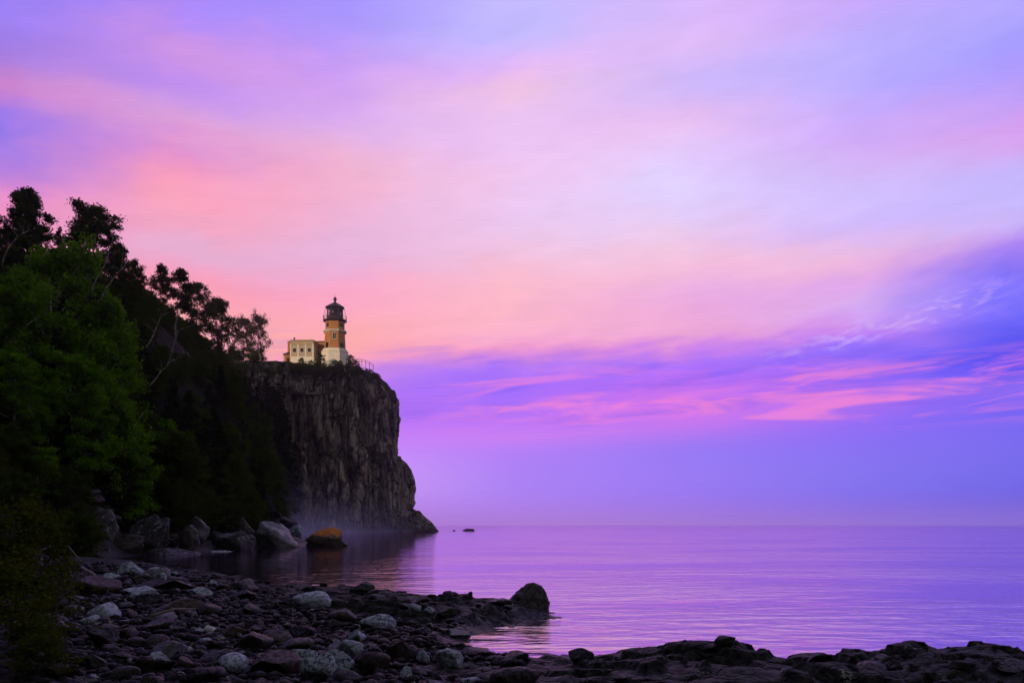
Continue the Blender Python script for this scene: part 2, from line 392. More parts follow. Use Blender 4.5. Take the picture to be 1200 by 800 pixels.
def m_cliff():
    m, g, b = mat('cliff_rock')
    p = geo(g); x, y, z = g.sep(p)
    st = g.comb(g.m('MULTIPLY', x, .55), g.m('MULTIPLY', y, .55), g.m('MULTIPLY', z, .055))
    n1 = g.noise(st, 1.0, 7, .62, .6); n2 = g.noise(p, .45, 7, .65); n3 = g.noise(p, 2.6, 5, .65)
    c = g.mix(g.ss(n1, .36, .64), (.016, .013, .012, 1), (.46, .39, .34, 1))
    c = g.mix(g.m('MULTIPLY', g.ss(n2, .46, .66), .6), c, (.25, .215, .19, 1))
    vo = g.n.new('ShaderNodeTexVoronoi'); vo.feature = 'DISTANCE_TO_EDGE'; vo.inputs['Scale'].default_value = 1.0
    g.l.new(g.vadd(g.comb(g.m('MULTIPLY', x, .42), g.m('MULTIPLY', y, .42), g.m('MULTIPLY', z, .13)), g.scale(g.noise(p, .5, 4, .6, 0, True), .8)), vo.inputs['Vector'])
    fis = g.ss(vo.outputs['Distance'], .0, .07, .12, 1.0)
    pale = g.m('MULTIPLY', g.ss(g.noise(st, 2.3, 5, .6), .62, .72), g.ss(n3, .4, .6))
    c = g.mix(g.m('MULTIPLY', pale, .8), c, (.42, .40, .37, 1))
    ru = g.m('MULTIPLY', g.ss(g.noise(p, .22, 4, .6), .56, .7), g.ss(n3, .35, .6))
    c = g.mix(g.m('MULTIPLY', ru, .55), c, (.19, .075, .03, 1))
    crk = g.ss(g.noise(g.comb(g.m('MULTIPLY', x, .16), g.m('MULTIPLY', y, .16), g.m('MULTIPLY', z, .02)), 1.0, 4, .6, .5), .52, .60)
    c = g.mix(g.m('MULTIPLY', crk, .82), c, (.016, .013, .013, 1))
    nz = g.sep(geo(g, 'Normal'))[2]
    gr = g.m('MULTIPLY', g.ss(g.m('ADD', nz, g.m('ADD', g.m('MULTIPLY', g.m('SUBTRACT', n3, .5), .7), g.ss(z, 39.0, 43.0, 0, .45))), .42, .62), g.ss(z, 6.0, 30.0, .35, 1.0))
    c = g.mix(gr, c, g.mix(g.ss(n3, .35, .65), (.012, .018, .006, 1), (.035, .042, .014, 1)))
    c = g.mix(1.0, c, g.comb(fis, fis, fis), 'MULTIPLY')
    wet = g.ss(g.m('ADD', z, g.m('MULTIPLY', n2, 2.0)), 1.4, 3.2, .35, 1.0)
    c = g.mix(1.0, c, g.comb(wet, wet, wet), 'MULTIPLY')
    g.l.new(c, b.inputs['Base Color']); b.inputs['Roughness'].default_value = .75
    b.inputs['Specular IOR Level'].default_value = .3
    bump(g, b, g.m('ADD', g.m('ADD', g.m('MULTIPLY', n1, .5), g.m('MULTIPLY', fis, .6)), g.m('ADD', n3, g.m('MULTIPLY', n2, .8))), 1.0, .6)
    return m
def m_stone(name, c0, c1, spot=None, cover=.6, top=None, rough=(.3, .65), bscale=18):
    m, g, b = mat(name)
    p = objco(g); oi = g.n.new('ShaderNodeObjectInfo')
    rnd = oi.outputs['Random']
    off = g.vadd(p, g.comb(g.m('MULTIPLY', rnd, 37.0), g.m('MULTIPLY', rnd, 91.0), 0.0))
    n1 = g.noise(off, 3, 5, .6); n2 = g.noise(off, bscale, 5, .65)
    c = g.mix(g.ss(g.m('ADD', g.m('MULTIPLY', n1, .6), g.m('MULTIPLY', rnd, .6)), .42, 1.0), c0+(1,), c1+(1,))
    c = g.mix(g.m('MULTIPLY', g.ss(n2, .52, .7), .35), c, tuple(min(1, q*2.2) for q in c1)+(1,))
    if spot:
        s = g.m('MULTIPLY', g.ss(g.noise(off, 4.5, 6, .72), 1-cover, 1.08-cover), .9)
        c = g.mix(s, c, spot+(1,))
    if top:
        z = g.sep(p)[2]
        s = g.m('MULTIPLY', g.ss(g.m('ADD', z, g.m('MULTIPLY', g.m('SUBTRACT', g.noise(off, 2.6, 6, .75), .5), 2.2)), .35, .7), g.ss(n2, .34, .52, .25, 1.0))
        c = g.mix(s, c, top+(1,))
    g.l.new(c, b.inputs['Base Color'])
    g.l.new(g.lr(n2, .3, .7, rough[0], rough[1]), b.inputs['Roughness'])
    g.l.new(g.m('MULTIPLY', g.ss(g.noise(off, 6, 4, .6), .40, .66, .04, .5), g.ss(rnd, .0, 1.0, .35, 1.0)), b.inputs['Specular IOR Level'])
    bump(g, b, g.m('ADD', n1, g.m('MULTIPLY', n2, .5)), .6, .04)
    return m
def m_leaf(name, c0, c1, scale=.6, trans=.35):
    m, g, b = mat(name)
    p = objco(g)
    n = g.noise(p, scale, 3, .6)
    ri = geo(g, 'Random Per Island')
    f = g.m('ADD', g.m('MULTIPLY', g.ss(n, .35, .65), .6), g.m('MULTIPLY', ri, .4))
    c = g.mix(f, c0+(1,), c1+(1,))
    g.n.remove(b)
    d = g.n.new('ShaderNodeBsdfDiffuse'); t = g.n.new('ShaderNodeBsdfTranslucent')
    g.l.new(c, d.inputs[0]); g.l.new(c, t.inputs[0])
    mx = g.n.new('ShaderNodeMixShader'); mx.inputs[0].default_value = trans
    g.l.new(d.outputs[0], mx.inputs[1]); g.l.new(t.outputs[0], mx.inputs[2])
    g.l.new(mx.outputs[0], g.n['Material Output'].inputs[0])
    return m
def m_bark(name, c0, c1):
    m, g, b = mat(name)
    x, y, z = g.sep(objco(g))
    n = g.noise(g.comb(g.m('MULTIPLY', x, 2.0), g.m('MULTIPLY', y, 2.0), g.m('MULTIPLY', z, 5.0)), 1.6, 5, .65)
    c = g.mix(g.ss(n, .42, .6), c0+(1,), c1+(1,)); g.l.new(c, b.inputs['Base Color']); b.inputs['Roughness'].default_value = .85
    bump(g, b, n, .4, .03); return m
def m_brick(name, c0, c1, mortar, sc=1.0):
    m, g, b = mat(name)
    x, y, z = g.sep(objco(g))
    t = g.n.new('ShaderNodeTexBrick'); g.l.new(g.comb(g.m('ADD', x, y), z, 0.0), t.inputs['Vector'])
    t.inputs['Color1'].default_value = c0+(1,); t.inputs['Color2'].default_value = c1+(1,); t.inputs['Mortar'].default_value = mortar+(1,)
    t.inputs['Scale'].default_value = sc; t.inputs['Brick Width'].default_value = .24; t.inputs['Row Height'].default_value = .085
    t.inputs['Mortar Size'].default_value = .008
    n = g.noise(objco(g), 1.3, 6, .65)
    c = g.mix(g.ss(n, .3, .75, 0, .55), t.outputs['Color'], tuple(q*.55 for q in c0)+(1,))
    g.l.new(c, b.inputs['Base Color']); b.inputs['Roughness'].default_value = .85
    bump(g, b, t.outputs['Fac'], .3, .01); return m

def m_water():
    m, g, b = mat('lake_water')
    p = geo(g); x, y, z = g.sep(p)
    w1 = g.noise(g.comb(g.m('MULTIPLY', x, .55), g.m('MULTIPLY', y, 1.2), 0.0), 1.0, 3, .5, .4)
    w2 = g.noise(g.comb(g.m('MULTIPLY', x, 2.2), g.m('MULTIPLY', y, 4.2), 3.0), 1.0, 4, .55, .5)
    w3 = g.noise(g.comb(g.m('MULTIPLY', x, .05), g.m('MULTIPLY', y, .13), 6.0), 1.0, 5, .6, .5)
    calm = g.m('MULTIPLY', g.ss(w3, .35, .65, .35, 1.15), g.ss(x, -15.0, 3.0, .14, 1.0))
    hgt = g.m('MULTIPLY', g.m('ADD', g.m('MULTIPLY', w1, .115), g.m('MULTIPLY', w2, .036)), calm)
    n = g.n.new('ShaderNodeBump'); n.inputs['Strength'].default_value = 1.0; n.inputs['Distance'].default_value = 1.0
    g.l.new(hgt, n.inputs['Height'])
    g.n.remove(b)
    d = g.n.new('ShaderNodeBsdfDiffuse'); d.inputs[0].default_value = (.010, .006, .020, 1)
    gl = g.n.new('ShaderNodeBsdfGlossy'); gl.inputs['Roughness'].default_value = .045; gl.inputs[0].default_value = (1, .86, 1, 1)
    g.l.new(n.outputs[0], gl.inputs['Normal'])
    lw_ = g.n.new('ShaderNodeLayerWeight'); lw_.inputs[0].default_value = .5
    fac = g.m('ADD', .05, g.m('MULTIPLY', g.m('POWER', lw_.outputs['Facing'], 1.6), .86))
    mx = g.n.new('ShaderNodeMixShader'); g.l.new(fac, mx.inputs[0]); g.l.new(d.outputs[0], mx.inputs[1]); g.l.new(gl.outputs[0], mx.inputs[2])
    g.l.new(mx.outputs[0], g.n['Material Output'].inputs[0])
    return m

M_SHORE, M_CLIFF, M_WATER = m_shore(), m_cliff(), m_water()
M_COB = m_stone('dark_cobble', (.006, .006, .007), (.045, .036, .036), (.22, .22, .24), .36)
M_PALE = m_stone('pale_lichen_stone', (.06, .066, .085), (.18, .20, .25), (.38, .44, .53), .55, rough=(.45, .8))
M_WHITE = m_stone('white_stone', (.55, .55, .55), (.75, .74, .72), rough=(.4, .6))
M_BROWN = m_stone('brown_stone', (.022, .015, .013), (.05, .034, .028), rough=(.4, .7))
M_DARK = m_stone('black_basalt', (.012, .011, .013), (.035, .03, .03), (.25, .25, .26), .33)
M_STREAK = m_stone('streaked_boulder', (.030, .028, .033), (.13, .125, .15), (.27, .29, .34), .44)
M_ORANGE = m_stone('orange_lichen_boulder', (.03, .025, .022), (.06, .05, .04), None, top=(.55, .19, .03), rough=(.6, .9))

# ------------------------------------------------------------------ ground sheet
def geomsteps(a, b, step0, growth, smax):
    o = [a]; s = step0; sg = 1 if b > a else -1
    while (b-o[-1])*sg > 0: o.append(o[-1]+sg*s); s = min(s*growth, smax)
    return o
xs = geomsteps(-9.5, -430, .06, 1.035, 6)[::-1][:-1] + list(np.arange(-9.5, 8.2, .05)) + geomsteps(8.25, 62, .08, 1.2, 8)
ya = [8.0]
while ya[-1] < 62: ya.append(ya[-1] + max(.035, ya[-1]*.0034))
ys = geomsteps(7.96, -300, .06, 1.15, 8)[::-1] + ya + geomsteps(ya[-1]+.25, 330, .28, 1.03, 4)
xs = np.unique(np.array(xs)); ys = np.unique(np.array(ys))
X, Y = np.meshgrid(xs, ys)
Z = H(X, Y)
nx, ny = len(xs), len(ys)
idx = np.arange(nx*ny).reshape(ny, nx)
keep = np.maximum.reduce([Z[:-1,:-1], Z[1:,:-1], Z[:-1,1:], Z[1:,1:]]) > -1.2
F = np.stack([idx[:-1,:-1], idx[:-1,1:], idx[1:,1:], idx[1:,:-1]], -1)[keep]
V = np.stack([X, Y, Z], -1).reshape(-1, 3)
used = np.unique(F); re = np.zeros(nx*ny, np.int64); re[used] = np.arange(len(used))
ground = link('ground', mesh_np('ground', V[used], re[F]), M_SHORE, None, True)
tag(ground, 'dark rocky shore rising into the wooded hill', 'ground', None, 'structure')

bm_ = MB().add([(-6500,-500,0),(6500,-500,0),(6500,7500,0),(-6500,7500,0)], [(0,1,2,3)])
tag(bm_.build('water', M_WATER), 'calm lake water mirroring the violet sky', 'water', None, 'structure')

# ------------------------------------------------------------------ cliff
def loft(outline, z0, z1, dz, inset, center, capn, capz, rough, seed, ds=.38, lean=None):
    P = np.array(outline + [outline[0]], float)
    # smooth closed outline by Chaikin
    Q = P[:-1]
    for _ in range(3):
        nxt = np.roll(Q, -1, 0); Q = np.stack([Q*.75+nxt*.25, Q*.25+nxt*.75], 1).reshape(-1, 2)
    Qc = np.vstack([Q, Q[:1]]); seg = np.hypot(*np.diff(Qc, axis=0).T); s = np.r_[0, np.cumsum(seg)]
    n = int(s[-1]/ds); S = np.linspace(0, s[-1], n, endpoint=False)
    ox = np.interp(S, s, Qc[:, 0]); oy = np.interp(S, s, Qc[:, 1])
    tx = np.roll(ox, -1)-np.roll(ox, 1); ty = np.roll(oy, -1)-np.roll(oy, 1); L = np.hypot(tx, ty)
    nxv, nyv = ty/L, -tx/L
    if np.sum((ox-center[0])*nxv + (oy-center[1])*nyv) < 0: nxv, nyv = -nxv, -nyv
    zz = np.arange(z0, z1+1e-6, dz)
    Sg, Zg = np.meshgrid(S, zz)
    d = np.zeros(Sg.shape)
    for w, h, a, k in ((8.5, 24, 3.0, 1), (3.4, 9.5, 1.9, 2), (1.5, 4.2, .9, 3), (.75, 1.7, .35, 4)):
        sw = Sg + .45*w*fbm(Sg/(w*2.2), Zg/(h*.8), 0, 3, seed+k) + .03*Zg
        ci = np.floor(sw/w)
        zi = np.floor(Zg/h + _h(ci, ci*0, ci*0, seed+40+k)*5 + .25*vn(Sg/w*.8, Zg/h*2, 0, seed+9))
        fr = sw/w-ci
        d += a*(_h(ci, zi, zi*0, seed+20+k)-.5)*rough
        d -= a*.7*rough*np.exp(-(np.minimum(fr, 1-fr)*w/ (.10*w+.05))**2)
    d += (fbm(Sg*.5, Zg*.35, 0, 5, seed+30)*.45 + fbm(Sg*.09, Zg*.06, 2, 3, seed+31)*1.2)*rough
    ins = inset(Zg)
    off = d - ins
    off *= 1
    x = ox[None]+nxv[None]*off; y = oy[None]+nyv[None]*off
    if lean is not None: x = x+lean(Zg)
    z = Zg + fbm(Sg*.4, Zg*.3, 5, 3, seed+32)*.3
    z[0] = z0
    rows = [np.stack([x, y, z], -1)]
    top = rows[0][-1]; cx, cyy = center
    for k in range(1, capn+1):
        t = k/capn
        r = np.empty_like(top); r[:, 0] = top[:, 0]+(cx-top[:, 0])*t; r[:, 1] = top[:, 1]+(cyy-top[:, 1])*t
        r[:, 2] = top[:, 2]*(1-sst(t, 0, .7)) + capz*sst(t, 0, .7) + .35*fbm(r[:, 0]*.5, r[:, 1]*.5, 0, 3, seed+70)*math.sin(math.pi*min(t*1.0, 1))
        rows.append(r[None])
    A = np.concatenate(rows, 0); m_, n_ = A.shape[:2]
    id_ = np.arange(m_*n_).reshape(m_, n_); nx_ = np.roll(id_, -1, 1)
    F = np.stack([id_[:-1], nx_[:-1], nx_[1:], id_[1:]], -1).reshape(-1, 4)
    return A.reshape(-1, 3), F
MAIN = [(-66,208),(-60,211.5),(-54,213),(-48,214),(-42,214.5),(-38.2,216.5),(-34.2,219.5),(-32.6,225),(-33,238),(-33,256),(-50,272),(-84,276),(-90,240),(-76,214)]
parts_v = []; parts_f = []; base = 0
def addp(v, f):
    global base
    parts_v.append(v); parts_f.append(f+base); base += len(v)
addp(*loft(MAIN, -1.5, 43.4, .34, lambda z: 1.4*np.clip(z, 0, 40)/40 + 5.6*np.clip((z-35.5)/8.5, 0, 1)**2.0 - 1.0*np.clip(1-z/7, 0, 1)**1.5, (-48, 236), 26, 45.3, .95, 100))
BUT = [(-34,224),(-30.2,225),(-27.5,229),(-26.7,234),(-28.6,241),(-34,246),(-40,234)]
addp(*loft(BUT, -1.5, 19.2, .34, lambda z: 2.6*np.clip((z-14)/5.6, 0, 1)**2 - .7*np.clip(1-np.abs(z-12)/5, 0, 1) + .9*np.clip(1-z/7.5, 0, 1), (-32, 235), 12, 20.2, .7, 200))
TOE = [(-30,222.5),(-25,225),(-21.5,229),(-19.2,233.5),(-21,239),(-28,242),(-35,234)]
addp(*loft(TOE, -1.5, 5.4, .3, lambda z: 6.5*np.clip(z/6, 0, 1.2)**1.15, (-30, 233), 10, 6.6, .45, 300))
cliff = link('cliff', mesh_np('cliff', np.concatenate(parts_v), np.concatenate(parts_f)), M_CLIFF)
tag(cliff, 'sheer dark rock headland with grassy top under the lighthouse', 'cliff', None, 'structure')

# ------------------------------------------------------------------ lighthouse and station
M_BRICK = m_brick('yellow_brick', (.52, .21, .05), (.40, .15, .035), (.40, .30, .18))
M_TAN = m_brick('tan_brick', (.52, .42, .28), (.44, .35, .22), (.42, .36, .27))
M_TRIM = m_plain('white_trim', (.72, .68, .60), .7, .08, 1.5)
M_CONC = m_plain('pale_concrete', (.62, .57, .48), .8, .14, .9)
M_IRON = m_plain('black_iron', (.022, .018, .018), .45, .2, 4)
M_ROOF = m_plain('dark_red_roof', (.085, .03, .022), .6, .25, 2)
M_WIN = m_plain('dark_window', (.012, .011, .012), .15, .1, 1)
M_COPPER = m_plain('lantern_roof', (.028, .016, .017), .5, .25, 3)
mg, gg, bb = mat('lantern_glass')
gg.n.remove(bb)
_t = gg.n.new('ShaderNodeBsdfTransparent'); _t.inputs[0].default_value = (.9, .92, .95, 1)
_g = gg.n.new('ShaderNodeBsdfGlossy'); _g.inputs['Roughness'].default_value = .05
_m = gg.n.new('ShaderNodeMixShader'); _f = gg.n.new('ShaderNodeFresnel'); _f.inputs[0].default_value = 1.45
gg.l.new(_f.outputs[0], _m.inputs[0]); gg.l.new(_t.outputs[0], _m.inputs[1]); gg.l.new(_g.outputs[0], _m.inputs[2])
gg.l.new(_m.outputs[0], gg.n['Material Output'].inputs[0])
M_GLASS = mg
M_LENS = m_plain('lens_prisms', (.02, .018, .018), .35, .3, 6)

TY = 226.0; TX = at(392.6, TY); TZ = CAM_Z + (HZ-422.3)/FPX*TY
face = math.atan2(-TY, -TX) - R(4)      # direction of the facet that looks at the beach
lt = empty('lighthouse', (TX, TY, TZ), face)     # local +x points at the beach
tag(lt, 'octagonal yellow brick lighthouse with black lantern on the cliff edge', 'lighthouse')
c8 = 1/math.cos(math.pi/8); ROT = math.pi/8      # facets centred on local axes
def ap(r): return r*c8
MB().prism(8, [(ap(3.42), -2.5), (ap(3.42), 1.85), (ap(3.30), 1.95)], ROT).build('foundation', M_TRIM, lt)
MB().prism(8, [(ap(3.46), 1.953), (ap(3.46), 2.2), (ap(3.1), 2.25), (ap(3.06), 2.75), (ap(2.98), 2.82)], ROT).build('plinth', M_TRIM, lt)
MB().prism(8, [(ap(2.72), 2.823), (ap(2.52), 7.10)], ROT).build('tower_shaft', M_BRICK, lt)
MB().prism(8, [(ap(2.56), 7.103), (ap(2.78), 7.3), (ap(2.98), 7.42), (ap(2.98), 7.66), (ap(2.6), 7.80)], ROT).build('cornice', M_CONC, lt)
MB().prism(8, [(ap(2.46), 7.803), (ap(2.42), 10.0)], ROT).build('watch_room', M_BRICK, lt)
MB().prism(8, [(ap(2.45), 10.003), (ap(2.7), 10.25), (ap(3.05), 10.36), (ap(3.05), 10.56)], ROT).build('gallery_deck', M_IRON, lt)
ra = MB()
for i in range(16):
    a = ROT + i*math.pi/8
    r = ap(2.95) if i % 2 == 0 else 2.95
    ra.tube([(r*math.cos(a), r*math.sin(a), 10.56), (r*math.cos(a), r*math.sin(a), 11.62)], .035, 5)
for zz in (10.95, 11.28, 11.62):
    pts = [(ap(2.95)*math.cos(ROT+i*math.pi/4), ap(2.95)*math.sin(ROT+i*math.pi/4), zz) for i in range(9)]
    for p, q in zip(pts, pts[1:]): ra.tube([p, q], .03, 5)
ra.build('gallery_railing', M_IRON, lt)
MB().prism(8, [(ap(2.06), 10.563), (ap(2.06), 11.35), (ap(2.12), 11.40), (ap(2.12), 11.50), (ap(1.98), 11.53)], ROT).build('lantern_wall', M_IRON, lt)
gl = MB(); mu = MB()
for i in range(8):
    a0 = ROT+i*math.pi/4; a1 = a0+math.pi/4; r = ap(1.98)
    p0 = Vector((r*math.cos(a0), r*math.sin(a0), 0)); p1 = Vector((r*math.cos(a1), r*math.sin(a1), 0))
    gl.add([p0*.985+Vector((0,0,11.53)), p1*.985+Vector((0,0,11.53)), p1*.985+Vector((0,0,13.75)), p0*.985+Vector((0,0,13.75))], [(0,1,2,3)])
    for t, rr in ((0, .075), (.333, .035), (.667, .035)):
        p = p0.lerp(p1, t); mu.tube([p+Vector((0,0,11.53)), p+Vector((0,0,13.75))], rr, 5)
    for zz in (12.27, 13.0): mu.tube([p0+Vector((0,0,zz)), p1+Vector((0,0,zz))], .03, 4)
gl.build('lantern_glass', M_GLASS, lt); mu.build('mullions', M_IRON, lt)
MB().prism(20, [(.5, 11.4), (1.05, 11.7), (1.42, 12.4), (1.42, 12.9), (1.05, 13.5), (.6, 13.74)]).build('fresnel_lens', M_LENS, lt, True)
MB().prism(8, [(ap(2.05), 13.753), (ap(2.42), 13.84), (ap(2.45), 13.98), (ap(1.2), 14.85), (.42, 15.3), (.34, 15.45)], ROT).build('roof', M_COPPER, lt)
MB().prism(12, [(.30, 15.453), (.24, 15.75), (.40, 15.95), (.47, 16.25), (.40, 16.55), (.16, 16.75), (.05, 16.85), (.025, 17.6)]).build('vent_ball', M_COPPER, lt, True)
for i in range(8):
    a = ROT+i*math.pi/4
    MB().tube([(ap(2.40)*math.cos(a), ap(2.40)*math.sin(a), 13.86), (ap(2.93)*math.cos(a), ap(2.93)*math.sin(a), 11.0)], .035, 5).build('stay_rod', M_IRON, lt)
def tower_window(k, r, zc, w, h, off=0.0, arch=False):
    a = k*math.pi/4
    M = Matrix.Rotation(a, 4, 'Z')
    f = MB(); t = .09
    f.box(r-.05, r+.10, off-w/2-t, off-w/2, zc-h/2-t, zc+h/2+t, M); f.box(r-.05, r+.10, off+w/2, off+w/2+t, zc-h/2-t, zc+h/2+t, M)
    f.box(r-.05, r+.10, off-w/2, off+w/2, zc+h/2, zc+h/2+t, M)
    f.box(r-.05, r+.10, off-.03, off+.03, zc-h/2, zc+h/2, M)
    fo = f.build('window', M_CONC if k == 0 else M_IRON, lt)
    MB().box(r-.04, r+.05, off-w/2+.002, off+w/2-.002, zc-h/2, zc+h/2-.002, M).build('pane', M_WIN, fo)
    MB().box(r-.05, r+.20, off-w/2-.16, off+w/2+.16, zc-h/2-t-.14, zc-h/2-t-.003, M).build('sill', M_CONC, fo)
def rad(z): return 2.72 + (2.52-2.72)*(z-2.82)/4.28
tower_window(0, rad(6.0), 6.0, .78, 1.5)
tower_window(7, rad(3.65), 3.65, .8, 1.3); tower_window(1, rad(3.65), 3.65, .8, 1.3)
tower_window(7, 2.445, 8.95, .5, 1.0); tower_window(1, 2.445, 8.95, .5, 1.0)

# fog signal building: local -y looks at the beach
FY = 223.0; fx0, fx1 = at(340.6, FY), at(367.2, FY); fz = CAM_Z + (HZ-427)/FPX*FY
fb = empty('fog_signal_building', ((fx0+fx1)/2, FY, fz), R(-3))
tag(fb, 'low tan brick building with white pilasters left of the lighthouse', 'building')
wd = (fx1-fx0)/2; zt = CAM_Z+(HZ-398.2)/FPX*FY-fz
MB().box(-wd, wd, 0, 7.5, 2.0, zt-.62).build('brick_wall', M_TAN, fb)
MB().box(-wd-.10, wd+.10, -.10, 7.6, -3, 1.93).build('lower_wall', M_TRIM, fb)
MB().box(-wd-.14, wd+.14, -.14, 7.64, 1.933, 2.09).build('water_table', M_TRIM, fb)
for i, u in enumerate((-wd+.02, -wd*.34, wd*.34, wd-.02)):
    MB().box(u-.17, u+.17, -.12, .02, 2.093, zt-1.05).build('pilaster', M_TRIM, fb)
co = MB(); co.box(-wd-.12, wd+.12, -.16, 7.62, zt-1.047, zt-.80); co.box(-wd-.02, wd+.02, -.05, 7.55, zt-.797, zt-.34); co.box(-wd-.24, wd+.24, -.26, 7.72, zt-.337, zt-.12)
co.build('cornice', M_TAN, fb)
MB().box(-wd-.16, wd+.16, -.18, 7.64, zt-.117, zt).build('roof', M_ROOF, fb)
for u in (-wd*.66, 0, wd*.66):
    f = MB(); w, h, zc = .46, .55, 3.75
    for q in ((u-w-.08, u-w, zc-h, zc+h), (u+w, u+w+.08, zc-h, zc+h), (u-w-.08, u+w+.08, zc+h+.002, zc+h+.1), (u-w-.14, u+w+.14, zc-h-.12, zc-h-.002)):
        f.box(q[0], q[1], -.07, .03, q[2], q[3])
    fo = f.build('window', M_TRIM, fb)
    p = MB(); p.box(u-w+.002, u+w-.002, -.03, .03, zc-h+.002, zc+h-.002); p.build('pane', M_WIN, fo)
MB().prism(8, [(.16, zt-.1), (.16, zt+.55), (.26, zt+.58), (.26, zt+.8), (.05, zt+1.0)], 0, True, (-wd+.55, 1.2)).build('roof_vent', M_ROOF, fb)

# link wing between the two
WY = 227.5; wx0, wx1 = at(366.5, WY), at(380.5, WY); wz = CAM_Z+(HZ-425)/FPX*WY; zt2 = CAM_Z+(HZ-399.6)/FPX*WY-wz
lw = empty('cleaning_house', ((wx0+wx1)/2, WY, wz), R(-3))
tag(lw, 'small brick wing joining the lighthouse tower to the pilastered building', 'building')
hw = (wx1-wx0)/2
MB().box(-hw, hw, 0, 5, 1.3, zt2-.3).build('wall', M_BRICK, lw)
MB().box(-hw-.08, hw+.08, -.08, 5.08, -3, 1.297).build('lower_wall', M_CONC, lw)
MB().box(-hw-.15, hw+.15, -.2, 5.2, zt2-.297, zt2).build('roof', M_ROOF, lw)
f = MB()
for q in ((-.55, -.45, 2.0, 3.3), (.45, .55, 2.0, 3.3), (-.6, .6, 3.302, 3.45), (-.65, .65, 1.85, 1.998)): f.box(q[0]-.25, q[1]-.25, -.06, .03, q[2], q[3])
fo = f.build('window', M_CONC, lw); MB().box(-.698, .198, -.03, .02, 2.002, 3.298).build('pane', M_WIN, fo)

# keeper's outbuilding farther left with chimney
KY = 231.0; kx0, kx1 = at(333.2, KY), at(341.8, KY); kz = CAM_Z+(HZ-430)/FPX*KY
kb = empty('brick_cottage', ((kx0+kx1)/2, KY, kz), R(4))
tag(kb, 'narrow brick cottage with red roof and tall chimney behind the pilastered building', 'building')
hw = (kx1-kx0)/2
MB().box(-hw, hw, 0, 6, -3, 3.4).build('wall', M_BRICK, kb)
rf = MB(); rf.add([(-hw-.4,-.4,3.403),(hw+.4,-.4,3.403),(hw+.4,6.4,3.403),(-hw-.4,6.4,3.403),(-hw+.6,2.6,4.7),(hw+.4,2.6,4.7),(hw+.4,3.4,4.7),(-hw+.6,3.4,4.7)],
                  [(0,3,2,1),(0,1,5,4),(1,2,6,5),(2,3,7,6),(3,0,4,7),(4,5,6,7)])
ro = rf.build('roof', M_ROOF, kb)
ch = MB(); ch.box(-.52, .30, 2.2, 3.0, 3.6, 7.3); ch.box(-.59, .37, 2.13, 3.07, 7.303, 7.5); ch.build('chimney', M_BRICK, ro)
MB().box(-.35, .35, -.03, .02, 1.3, 2.5).build('window', M_WIN, kb)
# white post
ppx = at(331.8, 228.0); pz = CAM_Z+(HZ-430)/FPX*228
po = MB().tube([(0,0,-2.5),(0,0,4.2)], [.10,.08], 8).build('pole', M_TRIM); po.location = (ppx, 228, pz)
tag(po, 'thin white pole standing beside the brick cottage', 'pole')

# railing along the cliff edge
fpts = [at(px, 222.5) for px in (406, 410.5, 415, 419.5, 424, 428.5, 433, 437.5)]
fe = empty('cliff_fence', (fpts[0], 222.5, 44.3)); tag(fe, 'thin dark rail fence along the cliff top right of the lighthouse', 'fence')
pys = (420, 420, 420, 420.3, 421, 422, 424, 427)
tops = [(x-fpts[0], 0, CAM_Z+(HZ-p)/FPX*222.5-44.3) for x, p in zip(fpts, pys)]
for q in tops: MB().tube([(q[0], 0, q[2]-1.9), (q[0], 0, q[2]+.06)], .06, 5).build('post', M_IRON, fe)
for k, dz in enumerate((0, -.5)):
    r_ = MB()
    for p, q in zip(tops, tops[1:]): r_.tube([(p[0], 0, p[2]+dz), (q[0], 0, q[2]+dz)], .045, 5)
    r_.build('rail', M_IRON, fe)

# ------------------------------------------------------------------ trees
M_LEAF_G = m_leaf('bright_aspen_leaves', (.040, .115, .004), (.15, .32, .012), .55)
M_LEAF_D = m_leaf('dark_leaves', (.026, .050, .008), (.070, .10, .014), .5)
M_LEAF_S = m_leaf('spruce_needles', (.010, .018, .009), (.024, .034, .014), .6, .15)
M_LEAF_B = m_leaf('birch_leaves', (.030, .038, .010), (.075, .075, .020), .6)
M_LEAF_SH = m_leaf('shrub_leaves', (.030, .048, .005), (.10, .115, .012), 1.6)
M_BARK_D = m_bark('dark_bark', (.018, .015, .012), (.05, .042, .035))
M_BARK_W = m_bark('white_birch_bark', (.10, .085, .075), (.50, .45, .40))

def leaf_mesh(name, C, size, rng, flat=.35, stretch=1.5):
    """rhombic leaves at centres C"""
    n = len(C)
    a = rng.normal(size=(n, 3)); a /= np.linalg.norm(a, axis=1, keepdims=True)
    a[:, 2] = a[:, 2]*(1-flat) - .1
    a /= np.linalg.norm(a, axis=1, keepdims=True)
    b = np.cross(a, rng.normal(size=(n, 3))); b /= np.linalg.norm(b, axis=1, keepdims=True)
    s = (size*rng.uniform(.6, 1.3, n))[:, None]
    nrm = np.cross(a, b)
    v = np.stack([C-a*s*stretch*.5, C+b*s*.5+nrm*s*.1, C+a*s*stretch*.5, C-b*s*.5+nrm*s*.1], 1).reshape(-1, 3)
    f = np.arange(4*n).reshape(n, 4)
    return mesh_np(name, v, f)

